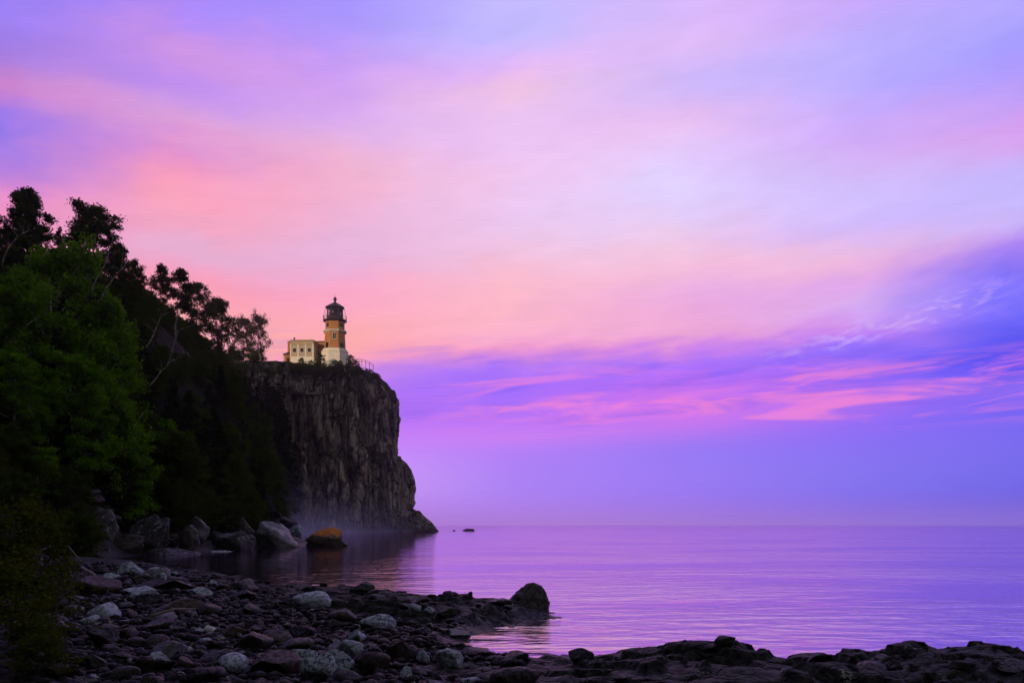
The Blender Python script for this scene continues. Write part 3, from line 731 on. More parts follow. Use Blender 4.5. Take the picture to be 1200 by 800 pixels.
def deciduous(seed, h=10., r=.16, base=.25, spread=.32, nlimb=16, ntwig=6, nleaf=9000, leaf=.17, sigma=.36, wander=.35, lean=(0, 0), top=.97, up=.6, gap=0.0, prof=None):
    rng = np.random.default_rng(seed); rd = random.Random(seed)
    t = MB(); n = 9
    tr = []; ox = oy = 0
    for k in range(n):
        u = k/(n-1)
        if k: ox += rd.gauss(0, wander*h/10/ n*1.6); oy += rd.gauss(0, wander*h/10/n*1.6)
        tr.append(Vector((ox+lean[0]*u*u*h, oy+lean[1]*u*u*h, u*h*top)))
    t.tube(tr, [max(.02, r*(1-.88*(k/(n-1)))) for k in range(n)], 7)
    def trunk(u):
        f = u*(n-1); i = min(int(f), n-2); return tr[i].lerp(tr[i+1], f-i)
    C = []; wts = []
    prof = prof or (lambda v: (math.sin(math.pi*min(1, v*.86+.14))**.7))
    for i in range(nlimb):
        v = (i+.5)/nlimb; u = base+(1-base)*v*.97
        if rd.random() < gap: continue
        p0 = trunk(u); az = i*2.4+rd.uniform(-.5, .5)
        L = spread*h*prof(v)*rd.uniform(.65, 1.15)
        el = up*(.4+v*.9)+rd.uniform(-.25, .25)
        dirv = Vector((math.cos(az)*math.cos(el), math.sin(az)*math.cos(el), math.sin(el)))
        pts = [p0]; cur = p0.copy(); dd = dirv.copy()
        for k in range(4):
            dd = (dd+Vector((rd.gauss(0, .16), rd.gauss(0, .16), rd.gauss(.05, .12)))).normalized()
            cur = cur+dd*L/4; pts.append(cur.copy())
        lr_ = max(.02, r*(1-.85*u)*.5)
        t.tube(pts, [lr_, lr_*.8, lr_*.6, lr_*.4, .012], 5)
        for k in range(ntwig):
            a = rd.uniform(.35, 1.0); f_ = a*4; i0 = min(int(f_), 3); q0 = pts[i0].lerp(pts[i0+1], f_-i0)
            q1 = q0+Vector((rd.gauss(0, 1), rd.gauss(0, 1), rd.gauss(.25, .7))).normalized()*L*rd.uniform(.18, .4)
            t.tube([q0, q0.lerp(q1, .5)+Vector((0, 0, .04)), q1], [.02, .014, .008], 4)
            for w in (.55, 1.0): C.append(q0.lerp(q1, w)); wts.append(rd.uniform(.3, 1.3))
        C.append(pts[-1]); wts.append(1.0)
    C.append(trunk(1)); wts.append(1.2)
    C = np.array([tuple(c) for c in C]); wts = np.array(wts); wts /= wts.sum()
    pick = rng.choice(len(C), nleaf, p=wts)
    sg = sigma*h/10*rng.uniform(.55, 1.25, len(C))
    off = rng.normal(size=(nleaf, 3)); off /= np.linalg.norm(off, axis=1, keepdims=True)
    off *= (sg[pick]*2.0*rng.uniform(0, 1, nleaf)**.68)[:, None]; off[:, 2] *= .75
    P = C[pick]+off
    return t.mesh('trunk'), leaf_mesh('crown', P, leaf, rng)

def conifer(seed, h=10., r=.15, base=.08, spread=.2, nleaf=9000, leaf=.13, ragged=.25):
    rng = np.random.default_rng(seed); rd = random.Random(seed)
    t = MB(); t.tube([(0, 0, 0), (.03, .02, h*.5), (0, 0, h)], [r, r*.55, .015], 7)
    seg = []
    nw = int(h/.36)
    for i in range(nw):
        v = (i+.3)/nw; z = h*(base+(1-base)*v)
        L = spread*h*(1-v)**.85*rd.uniform(1-ragged, 1+ragged)+.12
        for k in range(rd.randint(4, 6)):
            az = rd.uniform(0, 6.283); l = L*rd.uniform(.65, 1.1)
            a = Vector((0, 0, z)); e = a+Vector((math.cos(az)*l, math.sin(az)*l, -l*.28+rd.uniform(-.08, .1)+l*.4*v))
            t.tube([a, a.lerp(e, .5)+Vector((0, 0, -.05*l)), e], [.022, .016, .006], 4)
            seg.append((a, e, l))
    A = np.array([tuple(s[0]) for s in seg]); E = np.array([tuple(s[1]) for s in seg]); W = np.array([s[2] for s in seg])**1.2; W /= W.sum()
    pk = rng.choice(len(seg), nleaf, p=W); u = rng.uniform(.15, 1.05, nleaf)[:, None]
    P = A[pk]+(E[pk]-A[pk])*u+rng.normal(size=(nleaf, 3))*np.array([.10, .10, .07])*h/10*1.1
    return t.mesh('trunk'), leaf_mesh('crown', P, leaf, rng, .6, 2.2)

def make_tree(name, meshes, mt, ml, smooth=True):
    e = empty(name, (0, 0, 0))
    link('trunk', meshes[0], mt, e, smooth); link('crown', meshes[1], ml, e)
    return e
PROTO_H = 10.0
protos = {}
def proto(key):
    if key in protos: return protos[key]
    P = {
     'aspen':  lambda: make_tree('leafy_tree', deciduous(1, r=.15, base=.06, spread=.34, nlimb=40, ntwig=4, nleaf=34000, leaf=.13, sigma=.33, up=.45, prof=lambda v: (math.sin(math.pi*min(1, .22+v*.74))**.55)), M_BARK_W, M_LEAF_G),
     'aspen2': lambda: make_tree('leafy_tree', deciduous(2, r=.15, base=.06, spread=.36, nlimb=38, ntwig=4, nleaf=30000, leaf=.13, sigma=.33, up=.5, prof=lambda v: (math.sin(math.pi*min(1, .25+v*.72))**.6)), M_BARK_W, M_LEAF_G),
     'dense':  lambda: make_tree('dense_tree', deciduous(3, r=.17, base=.12, spread=.27, nlimb=44, ntwig=6, nleaf=26000, leaf=.13, sigma=.28, up=.6, wander=.6, prof=lambda v: .22+.95*(1-v)**.8), M_BARK_D, M_LEAF_D),
     'dense2': lambda: make_tree('dense_tree', deciduous(4, r=.17, base=.15, spread=.27, nlimb=40, ntwig=6, nleaf=24000, leaf=.13, sigma=.30, up=.55, wander=.6, prof=lambda v: .30+.75*math.sin(math.pi*(.2+.72*v))), M_BARK_D, M_LEAF_D),
     'birch':  lambda: make_tree('birch_tree', deciduous(5, r=.11, base=.32, spread=.26, nlimb=20, ntwig=7, nleaf=8500, leaf=.15, sigma=.32, up=.75, wander=.8, gap=.12), M_BARK_W, M_LEAF_B),
     'birch2': lambda: make_tree('birch_tree', deciduous(6, r=.10, base=.38, spread=.22, nlimb=18, ntwig=6, nleaf=6500, leaf=.15, sigma=.30, up=.8, wander=.9, gap=.15, lean=(.12, 0)), M_BARK_W, M_LEAF_B),
     'clump':  lambda: make_tree('round_tree', deciduous(7, r=.14, base=.28, spread=.36, nlimb=26, ntwig=8, nleaf=14000, leaf=.155, sigma=.36, up=.6, wander=.5), M_BARK_D, M_LEAF_D),
     'clump2': lambda: make_tree('round_tree', deciduous(8, r=.13, base=.25, spread=.38, nlimb=24, ntwig=8, nleaf=9500, leaf=.15, sigma=.33, up=.6, wander=.6, gap=.1), M_BARK_D, M_LEAF_B),
     'bush':   lambda: make_tree('bushy_tree', deciduous(9, r=.12, base=.04, spread=.42, nlimb=26, ntwig=6, nleaf=20000, leaf=.14, sigma=.40, up=.5, prof=lambda v: (math.sin(math.pi*min(1, .3+v*.68))**.55)), M_BARK_D, M_LEAF_D),
     'spruce': lambda: make_tree('spruce_tree', conifer(10, nleaf=9000), M_BARK_D, M_LEAF_S),
     'spruce2': lambda: make_tree('spruce_tree', conifer(11, spread=.16, nleaf=8000, ragged=.4), M_BARK_D, M_LEAF_S),
     'shrub':  lambda: make_tree('shrub', deciduous(12, r=.05, base=.02, spread=.55, nlimb=30, ntwig=7, nleaf=4200, leaf=.26, sigma=.55, up=.5, wander=.6, prof=lambda v: 1-.5*v), M_BARK_D, M_LEAF_SH),
    }[key]()
    protos[key] = P; P['_fresh'] = 1
    return P
def plant(key, px, top, Yd, label, cat='tree', group=None, wide=1.0, rz=None, sink=.25, name=None, X=None, h=None, z=None):
    x = at(px, Yd) if X is None else X
    z = Hs(x, Yd) if z is None else z
    if h is None: h = CAM_Z+(HZ-top)/FPX*Yd - z
    P = proto(key); s = h/PROTO_H
    rz = random.uniform(0, 6.28) if rz is None else rz
    if P.get('_fresh'):
        del P['_fresh']; P.location = (x, Yd, z-sink); P.rotation_euler = (0, 0, rz); P.scale = (s*wide, s*wide, s); o = P
    else:
        o = copy_tree(P, (x, Yd, z-sink), rz, (s*wide, s*wide, s))
    for k in ('label', 'group', 'category'):
        if k in o: del o[k]
    tag(o, label, cat, group)
    if name: o.name = name
    return o
random.seed(4)
# bright green trees at the left
plant('aspen', 60, 296, 60, 'tall bright green leafy tree rising from the shore boulders', rz=.4, wide=.92)
plant('aspen2', 116, 352, 61, 'bright green leafy tree leaning out nearest to the striped boulder', rz=2.0, wide=.72)
plant('aspen2', -8, 318, 56, 'broad green leafy tree cut off by the left frame edge', rz=4.0, wide=1.0)
plant('aspen', 138, 482, 62, 'low green leafy tree tucked under the bright green crowns', rz=3.1, wide=1.0)
plant('aspen2', 14, 412, 53, 'green leafy tree low on the left, below the broad crown at the frame edge', rz=1.3, wide=1.25)
plant('aspen', 84, 418, 57, 'green leafy tree in front of the tall bright tree, halfway down', rz=5.0, wide=1.1)
plant('aspen2', 44, 520, 50, 'lowest green leafy tree beside the tall streaked boulder', rz=2.7, wide=1.7)
plant('aspen', 2, 560, 44, 'small green leafy tree above the driftwood', rz=0.3, wide=1.9)
plant('aspen', 182, 486, 72, 'dim green leafy tree above the slanting pointed boulder', rz=4.4, wide=1.1)
# skyline trees
plant('dense', -14, 240, 74, 'tall dark tree on the skyline at the left frame edge', rz=1, wide=1.25)
plant('dense', 36, 218, 76, 'tallest dark tree on the skyline, with a pointed tuft on top', rz=2.2, wide=1.25)
plant('dense2', 68, 290, 84, 'short dark tree filling the notch between the two tallest skyline trees', rz=.5)
plant('dense2', 108, 242, 80, 'broad dark skyline tree with a flat ragged top', rz=4.2, wide=1.25)
plant('dense', 136, 284, 84, 'dark tree leaning down slope beside the flat topped skyline tree', rz=5.1, wide=1.25)
plant('birch', 160, 303, 92, 'open crowned birch with sky showing through, nearest the dark trees', rz=0)
plant('birch', 182, 306, 97, 'open crowned birch in the middle of the three thin skyline birches', rz=2.1)
plant('birch2', 206, 312, 101, 'narrow leaning birch with pale trunk, alone against the pink sky', rz=.0, wide=1.15)
plant('clump', 231, 331, 150, 'round dark tree with twiggy top on the falling skyline', rz=1.2, wide=.85)
plant('clump', 255, 350, 156, 'round dark tree slightly lower, second of the round skyline pair', rz=3.0, wide=.75)
plant('clump2', 284, 371, 238, 'airy round tree at the edge of the plateau', rz=.3, wide=.85, z=42.5)
plant('clump2', 305, 369, 238, 'airy round tree nearest to the lighthouse buildings', rz=2.4, wide=.62, z=42.5)
plant('bush', 272, 408, 204, 'low dark bush under the airy trees of the plateau', cat='bush', name='dark_bush')
plant('bush', 300, 412, 236, 'low dark bush at the foot of the tree nearest the lighthouse', cat='bush', name='dark_bush', z=42)

plant('dense2', 10, 268, 86, 'dark tree between the two tallest left skyline trees, set back', rz=3.3, wide=1.3)
plant('dense', 90, 284, 88, 'dark tree low between the flat topped tree and the notch', rz=1.9, wide=1.3)
plant('dense2', 148, 326, 100, 'dark tree standing below the thin skyline birches', rz=.9, wide=1.2)
plant('spruce', 70, 262, 82, 'slim dark spruce standing in the skyline notch', rz=.9, wide=1.0)
plant('spruce2', 22, 240, 82, 'slim dark spruce beside the tallest skyline tree', rz=2.9, wide=1.2)
sg_ = random.Random(3)
SPL = ('dark pointed spruce in the shaded wood on the steep slope', 'tree', 'dark spruces on the steep wooded slope')
for px, top, Yd in ((292, 440, 203), (303, 444, 204), (312, 438, 206), (320, 450, 204), (327, 446, 207), (332, 468, 205), (337, 500, 205), (341, 540, 203), (338, 572, 198), (316, 500, 190), (300, 490, 185), (326, 530, 195)):
    plant(sg_.choice(['spruce', 'spruce2']), px, top, Yd, *SPL, wide=sg_.uniform(.85, 1.15))
BUL = ('low dark leafy bush in the shaded wood on the steep slope', 'bush', 'dark bushes on the steep wooded slope')
for px in np.arange(152, 338, 7.5):     # undergrowth along the hill crest
    Yg = np.linspace(70, 228, 160); el_ = (H(at(px, Yg), Yg)-CAM_Z)/Yg
    Yc = float(Yg[int(np.argmax(el_))])
    for f_ in (.985, .94, .90, .86, .82, .77, .72):
        p_ = float(px)+sg_.uniform(-4, 4); Y_ = Yc*f_+sg_.uniform(-2, 2)
        if float(sd_poly(np.array([at(p_, Y_)]), np.array([Y_]), HILL)[0]) < .5: continue
        plant(sg_.choice(['bush', 'bush', 'dense2']) if f_ < .95 else 'bush', p_, 0, Y_, *BUL, wide=1.25, name='dark_bush', h=sg_.uniform(2.2, 3.8), sink=.5)
for i in range(12):                      # and above the far boulders
    px = sg_.uniform(-15, 105); Yd = sg_.uniform(38, 53)
    plant('bush', px, 0, Yd, *BUL, wide=1.3, name='dark_bush', h=sg_.uniform(1.6, 3.0))
# wooded slope: individual trees below the skyline
sky_lim = lambda px: float(np.interp(px, [-60,60,110,150,190,215,260,300,340], [300,300,305,335,392,404,412,428,440]))
right_lim = lambda py: float(np.interp(py, [400,440,520,600], [330,342,352,362]))
rd = random.Random(11); cnt = 0; tries = 0; placed = []
while cnt < 240 and tries < 20000:
    tries += 1
    Yd = 56*(212/56)**rd.random(); px = rd.uniform(-30, 346); x = at(px, Yd)
    dh = float(sd_poly(np.array([x]), np.array([Yd]), HILL)[0])
    if dh < .5 or dh > 34: continue
    z = Hs(x, Yd)
    key = rd.choice(['spruce', 'spruce', 'spruce2', 'dense', 'dense2', 'bush', 'bush'])
    sp = .24 if key.startswith('spruce') else .46
    lim = min(sky_lim(px), sky_lim(px+12), sky_lim(px-12)+18) + 6
    hmax = min((CAM_Z+(HZ-lim)/FPX*Yd-z)/1.12, 44+.17*(215-Yd)-z, (right_lim(HZ-(z+2-CAM_Z)/Yd*FPX)-px)/sp*Yd/FPX)
    h = min(rd.uniform(5, 10), hmax)
    if h < 2.2: continue
    if h < 4: key = 'bush'
    if any((x-a)**2+(Yd-b)**2 < (1.0+Yd*.007)**2 for a, b in placed): continue
    placed.append((x, Yd)); cnt += 1
    if key.startswith('spruce'):
        plant(key, px, 0, Yd, 'dark pointed spruce in the shaded wood on the steep slope', 'tree', 'dark spruces on the steep wooded slope', h=h, rz=rd.uniform(0, 6.28))
    elif key == 'bush':
        plant(key, px, 0, Yd, 'low dark leafy bush in the shaded wood on the steep slope', 'bush', 'dark bushes on the steep wooded slope', h=min(h, 4.5), rz=rd.uniform(0, 6.28), name='dark_bush')
    else:
        plant(key, px, 0, Yd, 'dark leafy tree in the shaded wood on the steep slope', 'tree', 'dark leafy trees on the steep wooded slope', h=h, rz=rd.uniform(0, 6.28))

# bushes on the cliff top
def plant_at(key, x, y, z, h, label, cat='bush', group=None, name=None, wide=1.0):
    P = proto(key); s = h/PROTO_H
    o = copy_tree(P, (x, y, z), random.uniform(0, 6.28), (s*wide, s*wide, s))
    if '_fresh' in o: del o['_fresh']
    for k in ('label', 'group'):
        if k in o: del o[k]
    tag(o, label, cat, group)
    if name: o.name = name
    return o
for px, ytop, ybot, Yd, lab in ((353, 420, 430, 217.5, 'rounded dark bush in front of the pilastered building'), (376, 416, 428, 219, 'taller dark bush below the brick wing beside the lighthouse'),
                            (364, 423, 432, 217, 'small low bush between the two larger cliff top bushes'), (411, 416.5, 426, 220, 'small pointed bush right of the lighthouse base'),
                            (398, 423, 430, 219, 'low scrubby bush at the foot of the lighthouse base'), (342, 425, 434, 217, 'dark bush at the end of the pilastered building')):
    zb = CAM_Z+(HZ-ybot)/FPX*Yd
    plant_at('bush', at(px, Yd), Yd, zb-.4, (ybot-ytop)/FPX*Yd*1.05+.4, lab, name='cliff_top_bush', wide=1.2)
g_ = random.Random(5)
for i in range(60):
    px = g_.uniform(310, 444); Yd = g_.uniform(214.6, 219)
    yb = float(np.interp(px, [330, 400, 425, 440, 450], [434, 428, 429, 435, 445]))+g_.uniform(0, 11)
    plant_at('bush', at(px, Yd), Yd, CAM_Z+(HZ-yb)/FPX*Yd-.5, g_.uniform(1.0, 1.9), 'tuft of dark scrub along the brow of the cliff', 'scrub', 'scrub tufts along the cliff brow', 'scrub_tuft', 1.7)

# pale dead trunks leaning on the slope
def dead(pts, Yd, r, label):
    P = [Vector((at(px, Yd), Yd+k*.15, CAM_Z+(HZ-py)/FPX*Yd)) for k, (px, py) in enumerate(pts)]
    o0 = P[0].copy(); P = [p-o0 for p in P]
    fine = []
    for a, b in zip(P, P[1:]): fine += [a, a.lerp(b, .5)+Vector((random.gauss(0, .02*Yd/40), 0, random.gauss(0, .02*Yd/40)))]
    fine.append(P[-1]); n = len(fine)
    e = empty('dead_tree', o0); tag(e, label, 'tree')
    MB().tube(fine, [r*(1-.75*k/(n-1)) for k in range(n)], 6).build('trunk', M_BARK_W, e, True)
    b = MB()
    for k in range(n//2, n):
        for _ in range(2):
            q = fine[k]+Vector((random.gauss(0, .5), random.gauss(0, .3), abs(random.gauss(.5, .4))))*Yd/60
            b.tube([fine[k], fine[k].lerp(q, .6)+Vector((.05, 0, .03)), q], [r*.3, r*.2, r*.08], 4)
    b.build('branch', M_BARK_W, e)
    return e
random.seed(8)
dead([(118, 352), (124, 335), (136, 318), (141, 312)], 57, .05, 'pale leaning dead trunk in front of the dark skyline trees')
dead([(107, 345), (112, 325), (122, 305), (126, 285)], 58, .045, 'thin pale trunk curving up out of the bright green crowns')
dead([(2, 312), (8, 290), (18, 275), (28, 268)], 58, .05, 'pale bent trunk crossing the dark crowns at the left frame edge')
dead([(168, 412), (176, 398), (183, 380), (188, 368)], 78, .07, 'pale crooked trunk below the narrow leaning birch')
dead([(196, 424), (201, 410), (205, 395), (206, 386)], 92, .07, 'straight pale dead stem on the dark slope')
dead([(206, 432), (214, 422), (221, 414)], 92, .06, 'short pale dead stem leaning over the slope')
dead([(175, 452), (184, 440), (192, 430), (197, 422)], 66, .06, 'low pale dead trunk at the edge of the green tree')

# ------------------------------------------------------------------ stones
def rock_mesh(seed, sub=3, cuts=7, amp=.10, squash=(1, .8, .6), freq=1.4, rnd=0.0, dmin=.55):
    bm = bmesh.new(); bmesh.ops.create_icosphere(bm, subdivisions=sub, radius=1)
    v = np.array([tuple(p.co) for p in bm.verts]); rng = np.random.default_rng(seed)
    for _ in range(cuts):
        nrm = rng.normal(size=3); nrm /= np.linalg.norm(nrm); dd = rng.uniform(dmin, .88)
        over = v@nrm-dd; v = v-np.clip(over, 0, None)[:, None]*nrm*(1-rnd)
    q = v*freq+seed*7.1
    disp = fbm(q[:, 0], q[:, 1], q[:, 2], 4, seed)*amp + ridged(q[:, 0]*1.7, q[:, 1]*1.7, q[:, 2]*1.7, 3, seed+5)*amp*.35
    v = v*(1+disp)[:, None]*np.array(squash)
    v[:, 2] -= v[:, 2].min()*.0
    for p, c in zip(bm.verts, v): p.co = c
    me = D.meshes.new('stone'); bm.to_mesh(me); bm.free()
    me.polygons.foreach_set('use_smooth', np.ones(len(me.polygons), bool))
    return me
def put_stone(me, m, x, y, z, sx, sy, sz, rot, name, label, cat='stone', group=None):
    me2 = me
    if m is not None:
        if len(me.materials) == 0: me.materials.append(m)
        elif me.materials[0] != m:
            me2 = me.copy(); me2.materials.clear(); me2.materials.append(m)
    o = D.objects.new(name, me2); COL.objects.link(o)
    o.location = (x, y, z); o.scale = (sx, sy, sz); o.rotation_euler = rot
    return tag(o, label, cat, group)
def boulder(px, pyb, wpx, hpx, m, label, seed, Yd=None, name='boulder', cat='boulder', tilt=0.0, depth=.9, cuts=8, amp=.12, sink=.5, freq=1.4, dmin=.46):
    """boulder whose visible foot is at photo (px, pyb)"""
    if Yd is None: x, y, z = ground_at(px, pyb)
    else: x, y, z = at(px, Yd), Yd, CAM_Z-(pyb-HZ)/FPX*Yd
    k = y/FPX; w = wpx*k/2; h = hpx*k
    me = rock_mesh(seed, 4, cuts+5, amp*1.1, (1, 1, 1), freq*1.25, 0, dmin)
    sz = h*(1+sink)/1.72
    return put_stone(me, m, x, y+w*depth*.8, z-h*sink+sz*.82, w*1.08, w*depth, sz, (0, tilt, 0), name, label, cat)

# far shore of the cove
boulder(104, 640, 48, 42, M_STREAK, 'tall pale streaked boulder under the bright green trees', 21, 54, tilt=.25)
boulder(168, 641, 44, 40, M_STREAK, 'slanting pointed pale boulder on the far side of the cove', 22, 57, tilt=.55, cuts=10)
boulder(137, 648, 64, 20, M_DARK, 'low dark boulder between the two pale streaked boulders', 23, 55)
boulder(190, 652, 62, 14, M_STREAK, 'long low slab rock at the water below the pointed boulder', 24, 56, tilt=.12, name='slab_rock', cat='rock')
boulder(221, 640, 24, 22, M_COB, 'upright rounded boulder right of the pointed boulder', 25, 61)
boulder(232, 628, 28, 20, M_STREAK, 'pale grey boulder higher up behind the upright rounded one', 26, 65)
boulder(268, 645, 62, 26, M_STREAK, 'wide boulder with a pale green white top at the waterline', 27, 66, tilt=.2)
boulder(250, 650, 36, 7, M_PALE, 'flat pale rock at the water in front of the wide boulder', 28, 62, name='flat_rock', cat='rock')
boulder(255, 640, 30, 20, M_STREAK, 'bluish pale boulder pressed against the wide boulder', 29, 68)
boulder(319, 642, 64, 30, M_STREAK, 'largest dark boulder of the cove with pale streaks down its side', 30, 73, tilt=.25, cuts=11)
boulder(283, 636, 40, 28, M_DARK, 'dark boulder behind the largest boulder of the cove', 31, 78)
boulder(346, 625, 16, 12, M_PALE, 'small pale rock in the mist behind the largest boulder', 32, 98, name='rock', cat='rock')
boulder(378, 640, 42, 21, M_ORANGE, 'dark rock with a bright orange lichen cap standing in the cove', 44, 78, name='orange_topped_rock', cat='rock', cuts=1, amp=.2, dmin=.64)
boulder(300, 618, 34, 16, M_DARK, 'dark boulder at the foot of the wooded slope in the mist', 34, 110)
boulder(328, 614, 30, 12, M_DARK, 'dark low boulder at the shore where the cliff begins', 35, 130)
for i in range(80):
    px = g_.uniform(85, 335); Yd = float(np.interp(px, [85, 200, 330], [53, 62, 84]))+g_.uniform(-1.5, 16)
    x = at(px, Yd); z = Hs(x, Yd)
    if z < .02 or z > 5: continue
    w = g_.uniform(.4, 1.2)
    put_stone(rock_mesh(400+i % 6, 3, 8, .12), g_.choice([M_COB, M_DARK, M_STREAK]), x, Yd, z+w*.2, w, w*.8, w*.6, (g_.uniform(-.4, .4), g_.uniform(-.4, .4), g_.uniform(0, 6)), 'shore_boulder',
              'dark jumbled boulder on the far shore of the cove', 'boulder', 'jumbled boulders along the far shore of the cove')
# islets
boulder(548, 622.2, 17, 3.2, M_DARK, 'tiny dark islet far out beyond the headland', 36, 262, name='islet', cat='islet', depth=.6)
boulder(532, 622.0, 4, 1.3, M_DARK, 'smallest speck of rock between islet and headland', 37, 262, name='islet', cat='islet')
boulder(503, 623.6, 18, 2.6, M_DARK, 'flat rock shelf at the tip of the headland', 38, 225, name='rock_shelf', cat='rock', depth=.6)
# pointed rock at the end of the spit
boulder(622, 719, 46, 29, M_DARK, 'black knob of rock at the tip of the ledge in the water', 42, 18.7, name='knob_rock', cat='rock', cuts=1, amp=.14, depth=.9, dmin=.68)

# named stones of the near beach
NAMED = [
 (150, 676, 34, 16, M_PALE, 'pale peaked stone at the edge of the dark cove water', 50),
 (188, 681, 13, 9, M_PALE, 'small blue white stone right of the pale peaked stone', 51),
 (247, 688, 14, 8, M_PALE, 'small pale oval stone near the water, farther one of a pair', 52),
 (212, 693, 20, 9, M_PALE, 'smooth light grey stone lying on brown rock', 53),
 (230, 699, 26, 10, M_PALE, 'wide flat light grey stone beside the brown rock', 54),
 (157, 702, 16, 8, M_PALE, 'lone pale oval stone on the brown rock slab', 55),
 (362, 713, 58, 19, M_PALE, 'large pale violet slab tilted on the black ledge', 56),
 (245, 742, 17, 9, M_WHITE, 'bright white pebble lying among dark cobbles', 57),
 (229, 744, 15, 10, M_PALE, 'pale stone touching the bright white pebble', 58),
 (371, 800, 48, 32, M_PALE, 'big lichen covered boulder at the bottom frame edge', 59),
 (409, 772, 40, 22, M_PALE, 'whitish speckled boulder behind the big lichen boulder', 60),
 (394, 790, 34, 26, M_PALE, 'speckled grey boulder wedged between the two lichen boulders', 61),
 (318, 794, 58, 34, M_BROWN, 'large smooth brown boulder beside the big lichen boulder', 62),
 (526, 782, 46, 19, M_PALE, 'pale green white boulder close to the inlet', 63),
 (494, 776, 22, 15, M_PALE, 'small blue grey boulder left of the pale green one', 64),
 (464, 777, 38, 24, M_BROWN, 'rounded brown boulder between the pale boulders', 65),
 (440, 790, 46, 22, M_BROWN, 'flat brown boulder in front of the rounded brown one', 66),
 (476, 797, 20, 14, M_PALE, 'small pale stone at the bottom near the brown boulders', 67),
 (182, 776, 34, 10, M_PALE, 'pale wedge shaped stone low among dark cobbles', 68),
 (108, 786, 30, 20, M_COB, 'grey violet stone at the edge of the shrub', 69),
 (268, 748, 44, 14, M_BROWN, 'long brown slab stone lying across the cobbles', 70),
 (205, 716, 60, 14, M_BROWN, 'broad flat brown rock at the top of the beach', 71),
 (90, 700, 90, 26, M_BROWN, 'large sloping brown rock next to the driftwood', 72),
 (180, 694, 90, 16, M_BROWN, 'long low brown rock near the cove water', 73),
 (486, 716, 16, 8, M_PALE, 'white lichen stone on the crest of the black ledge', 74),
 (502, 722, 14, 7, M_PALE, 'smaller white lichen stone lower on the black ledge', 75),
 (534, 748, 34, 8, M_STREAK, 'bluish wet slab at the corner of the inlet', 76),
 (520, 742, 24, 6, M_STREAK, 'small wet slab above the bluish one at the inlet', 77),
 (575, 802, 40, 12, M_STREAK, 'low bluish stone at the bottom edge below the inlet', 78),
]
taken = []
for px, pyb, w, h, m, lab, sd in NAMED:
    x, y, z = ground_at(px, min(pyb, 799)); taken.append((x, y, w*y/FPX/2))
    boulder(px, pyb, w, h, m, lab, sd, None, 'stone' if w < 30 else 'boulder', 'stone' if w < 30 else 'boulder', tilt=g_.uniform(-.15, .15), cuts=6, amp=.07, sink=.35)

# cobbles: individual stones, nearest and largest
cob_meshes = [rock_mesh(500+i, 3, (5, 10, 14)[i % 3], (.06, .09, .14)[i % 3], (1, g_.uniform(.5, .95), g_.uniform(.32, .75)), 1.3, (.1, 0, 0)[i % 3], (.55, .45, .4)[i % 3]) for i in range(18)]
for me in cob_meshes: me.materials.append(M_COB)
rc = random.Random(77); n = 0; tries = 0; cob_by = {}
KINDS_ = [(.74, M_COB, 'dark cobble on the stony beach in front of the ledge', 'dark cobbles covering the beach'),
          (.88, M_STREAK, 'blue grey streaked cobble lying among the dark cobbles', 'blue grey cobbles scattered over the beach'),
          (.94, M_PALE, 'pale lichen speckled cobble lying among the dark cobbles', 'pale cobbles scattered over the beach'),
          (1.01, M_BROWN, 'reddish brown cobble lying among the dark cobbles', 'reddish brown cobbles scattered over the beach')]
cells = list(taken)
while n < 285 and tries < 9000:
    tries += 1
    px = rc.uniform(60, 600); py = rc.uniform(690, 806) if rc.random() < .8 else rc.uniform(672, 700)
    if py < 750 and px > 300 and rc.random() < .93: continue
    if px > 480 and py < 768: continue
    x, y, z = ground_at(px, py, 6.5)
    if z < .1: continue
    if float(ledge_h(np.array([x]), np.array([y]))[0]) > .14 and rc.random() < .93: continue
    r = rc.choice([.08, .09, .1, .12, .14, .17, .2, .24, .3, .36])*rc.uniform(.8, 1.2)*(1.15 if y > 14 else 1)
    if any((x-a)**2+(y-b)**2 < ((c+r)*.78)**2 for a, b, c in cells): continue
    cells.append((x, y, r)); n += 1
    kd = rc.random(); kd = next(k for k in KINDS_ if kd < k[0]); me_ = rc.choice(cob_meshes)
    me_ = cob_by.setdefault((me_.name, kd[1].name), me_ if kd[1] is M_COB else me_.copy())
    if kd[1] is not M_COB and me_.materials[0] != kd[1]: me_.materials.clear(); me_.materials.append(kd[1])
    o = put_stone(me_, None, x, y, z+r*.22, r, r, r, (rc.uniform(-.25, .25), rc.uniform(-.25, .25), rc.uniform(0, 6.28)), 'cobble', kd[2], 'cobble', kd[3])
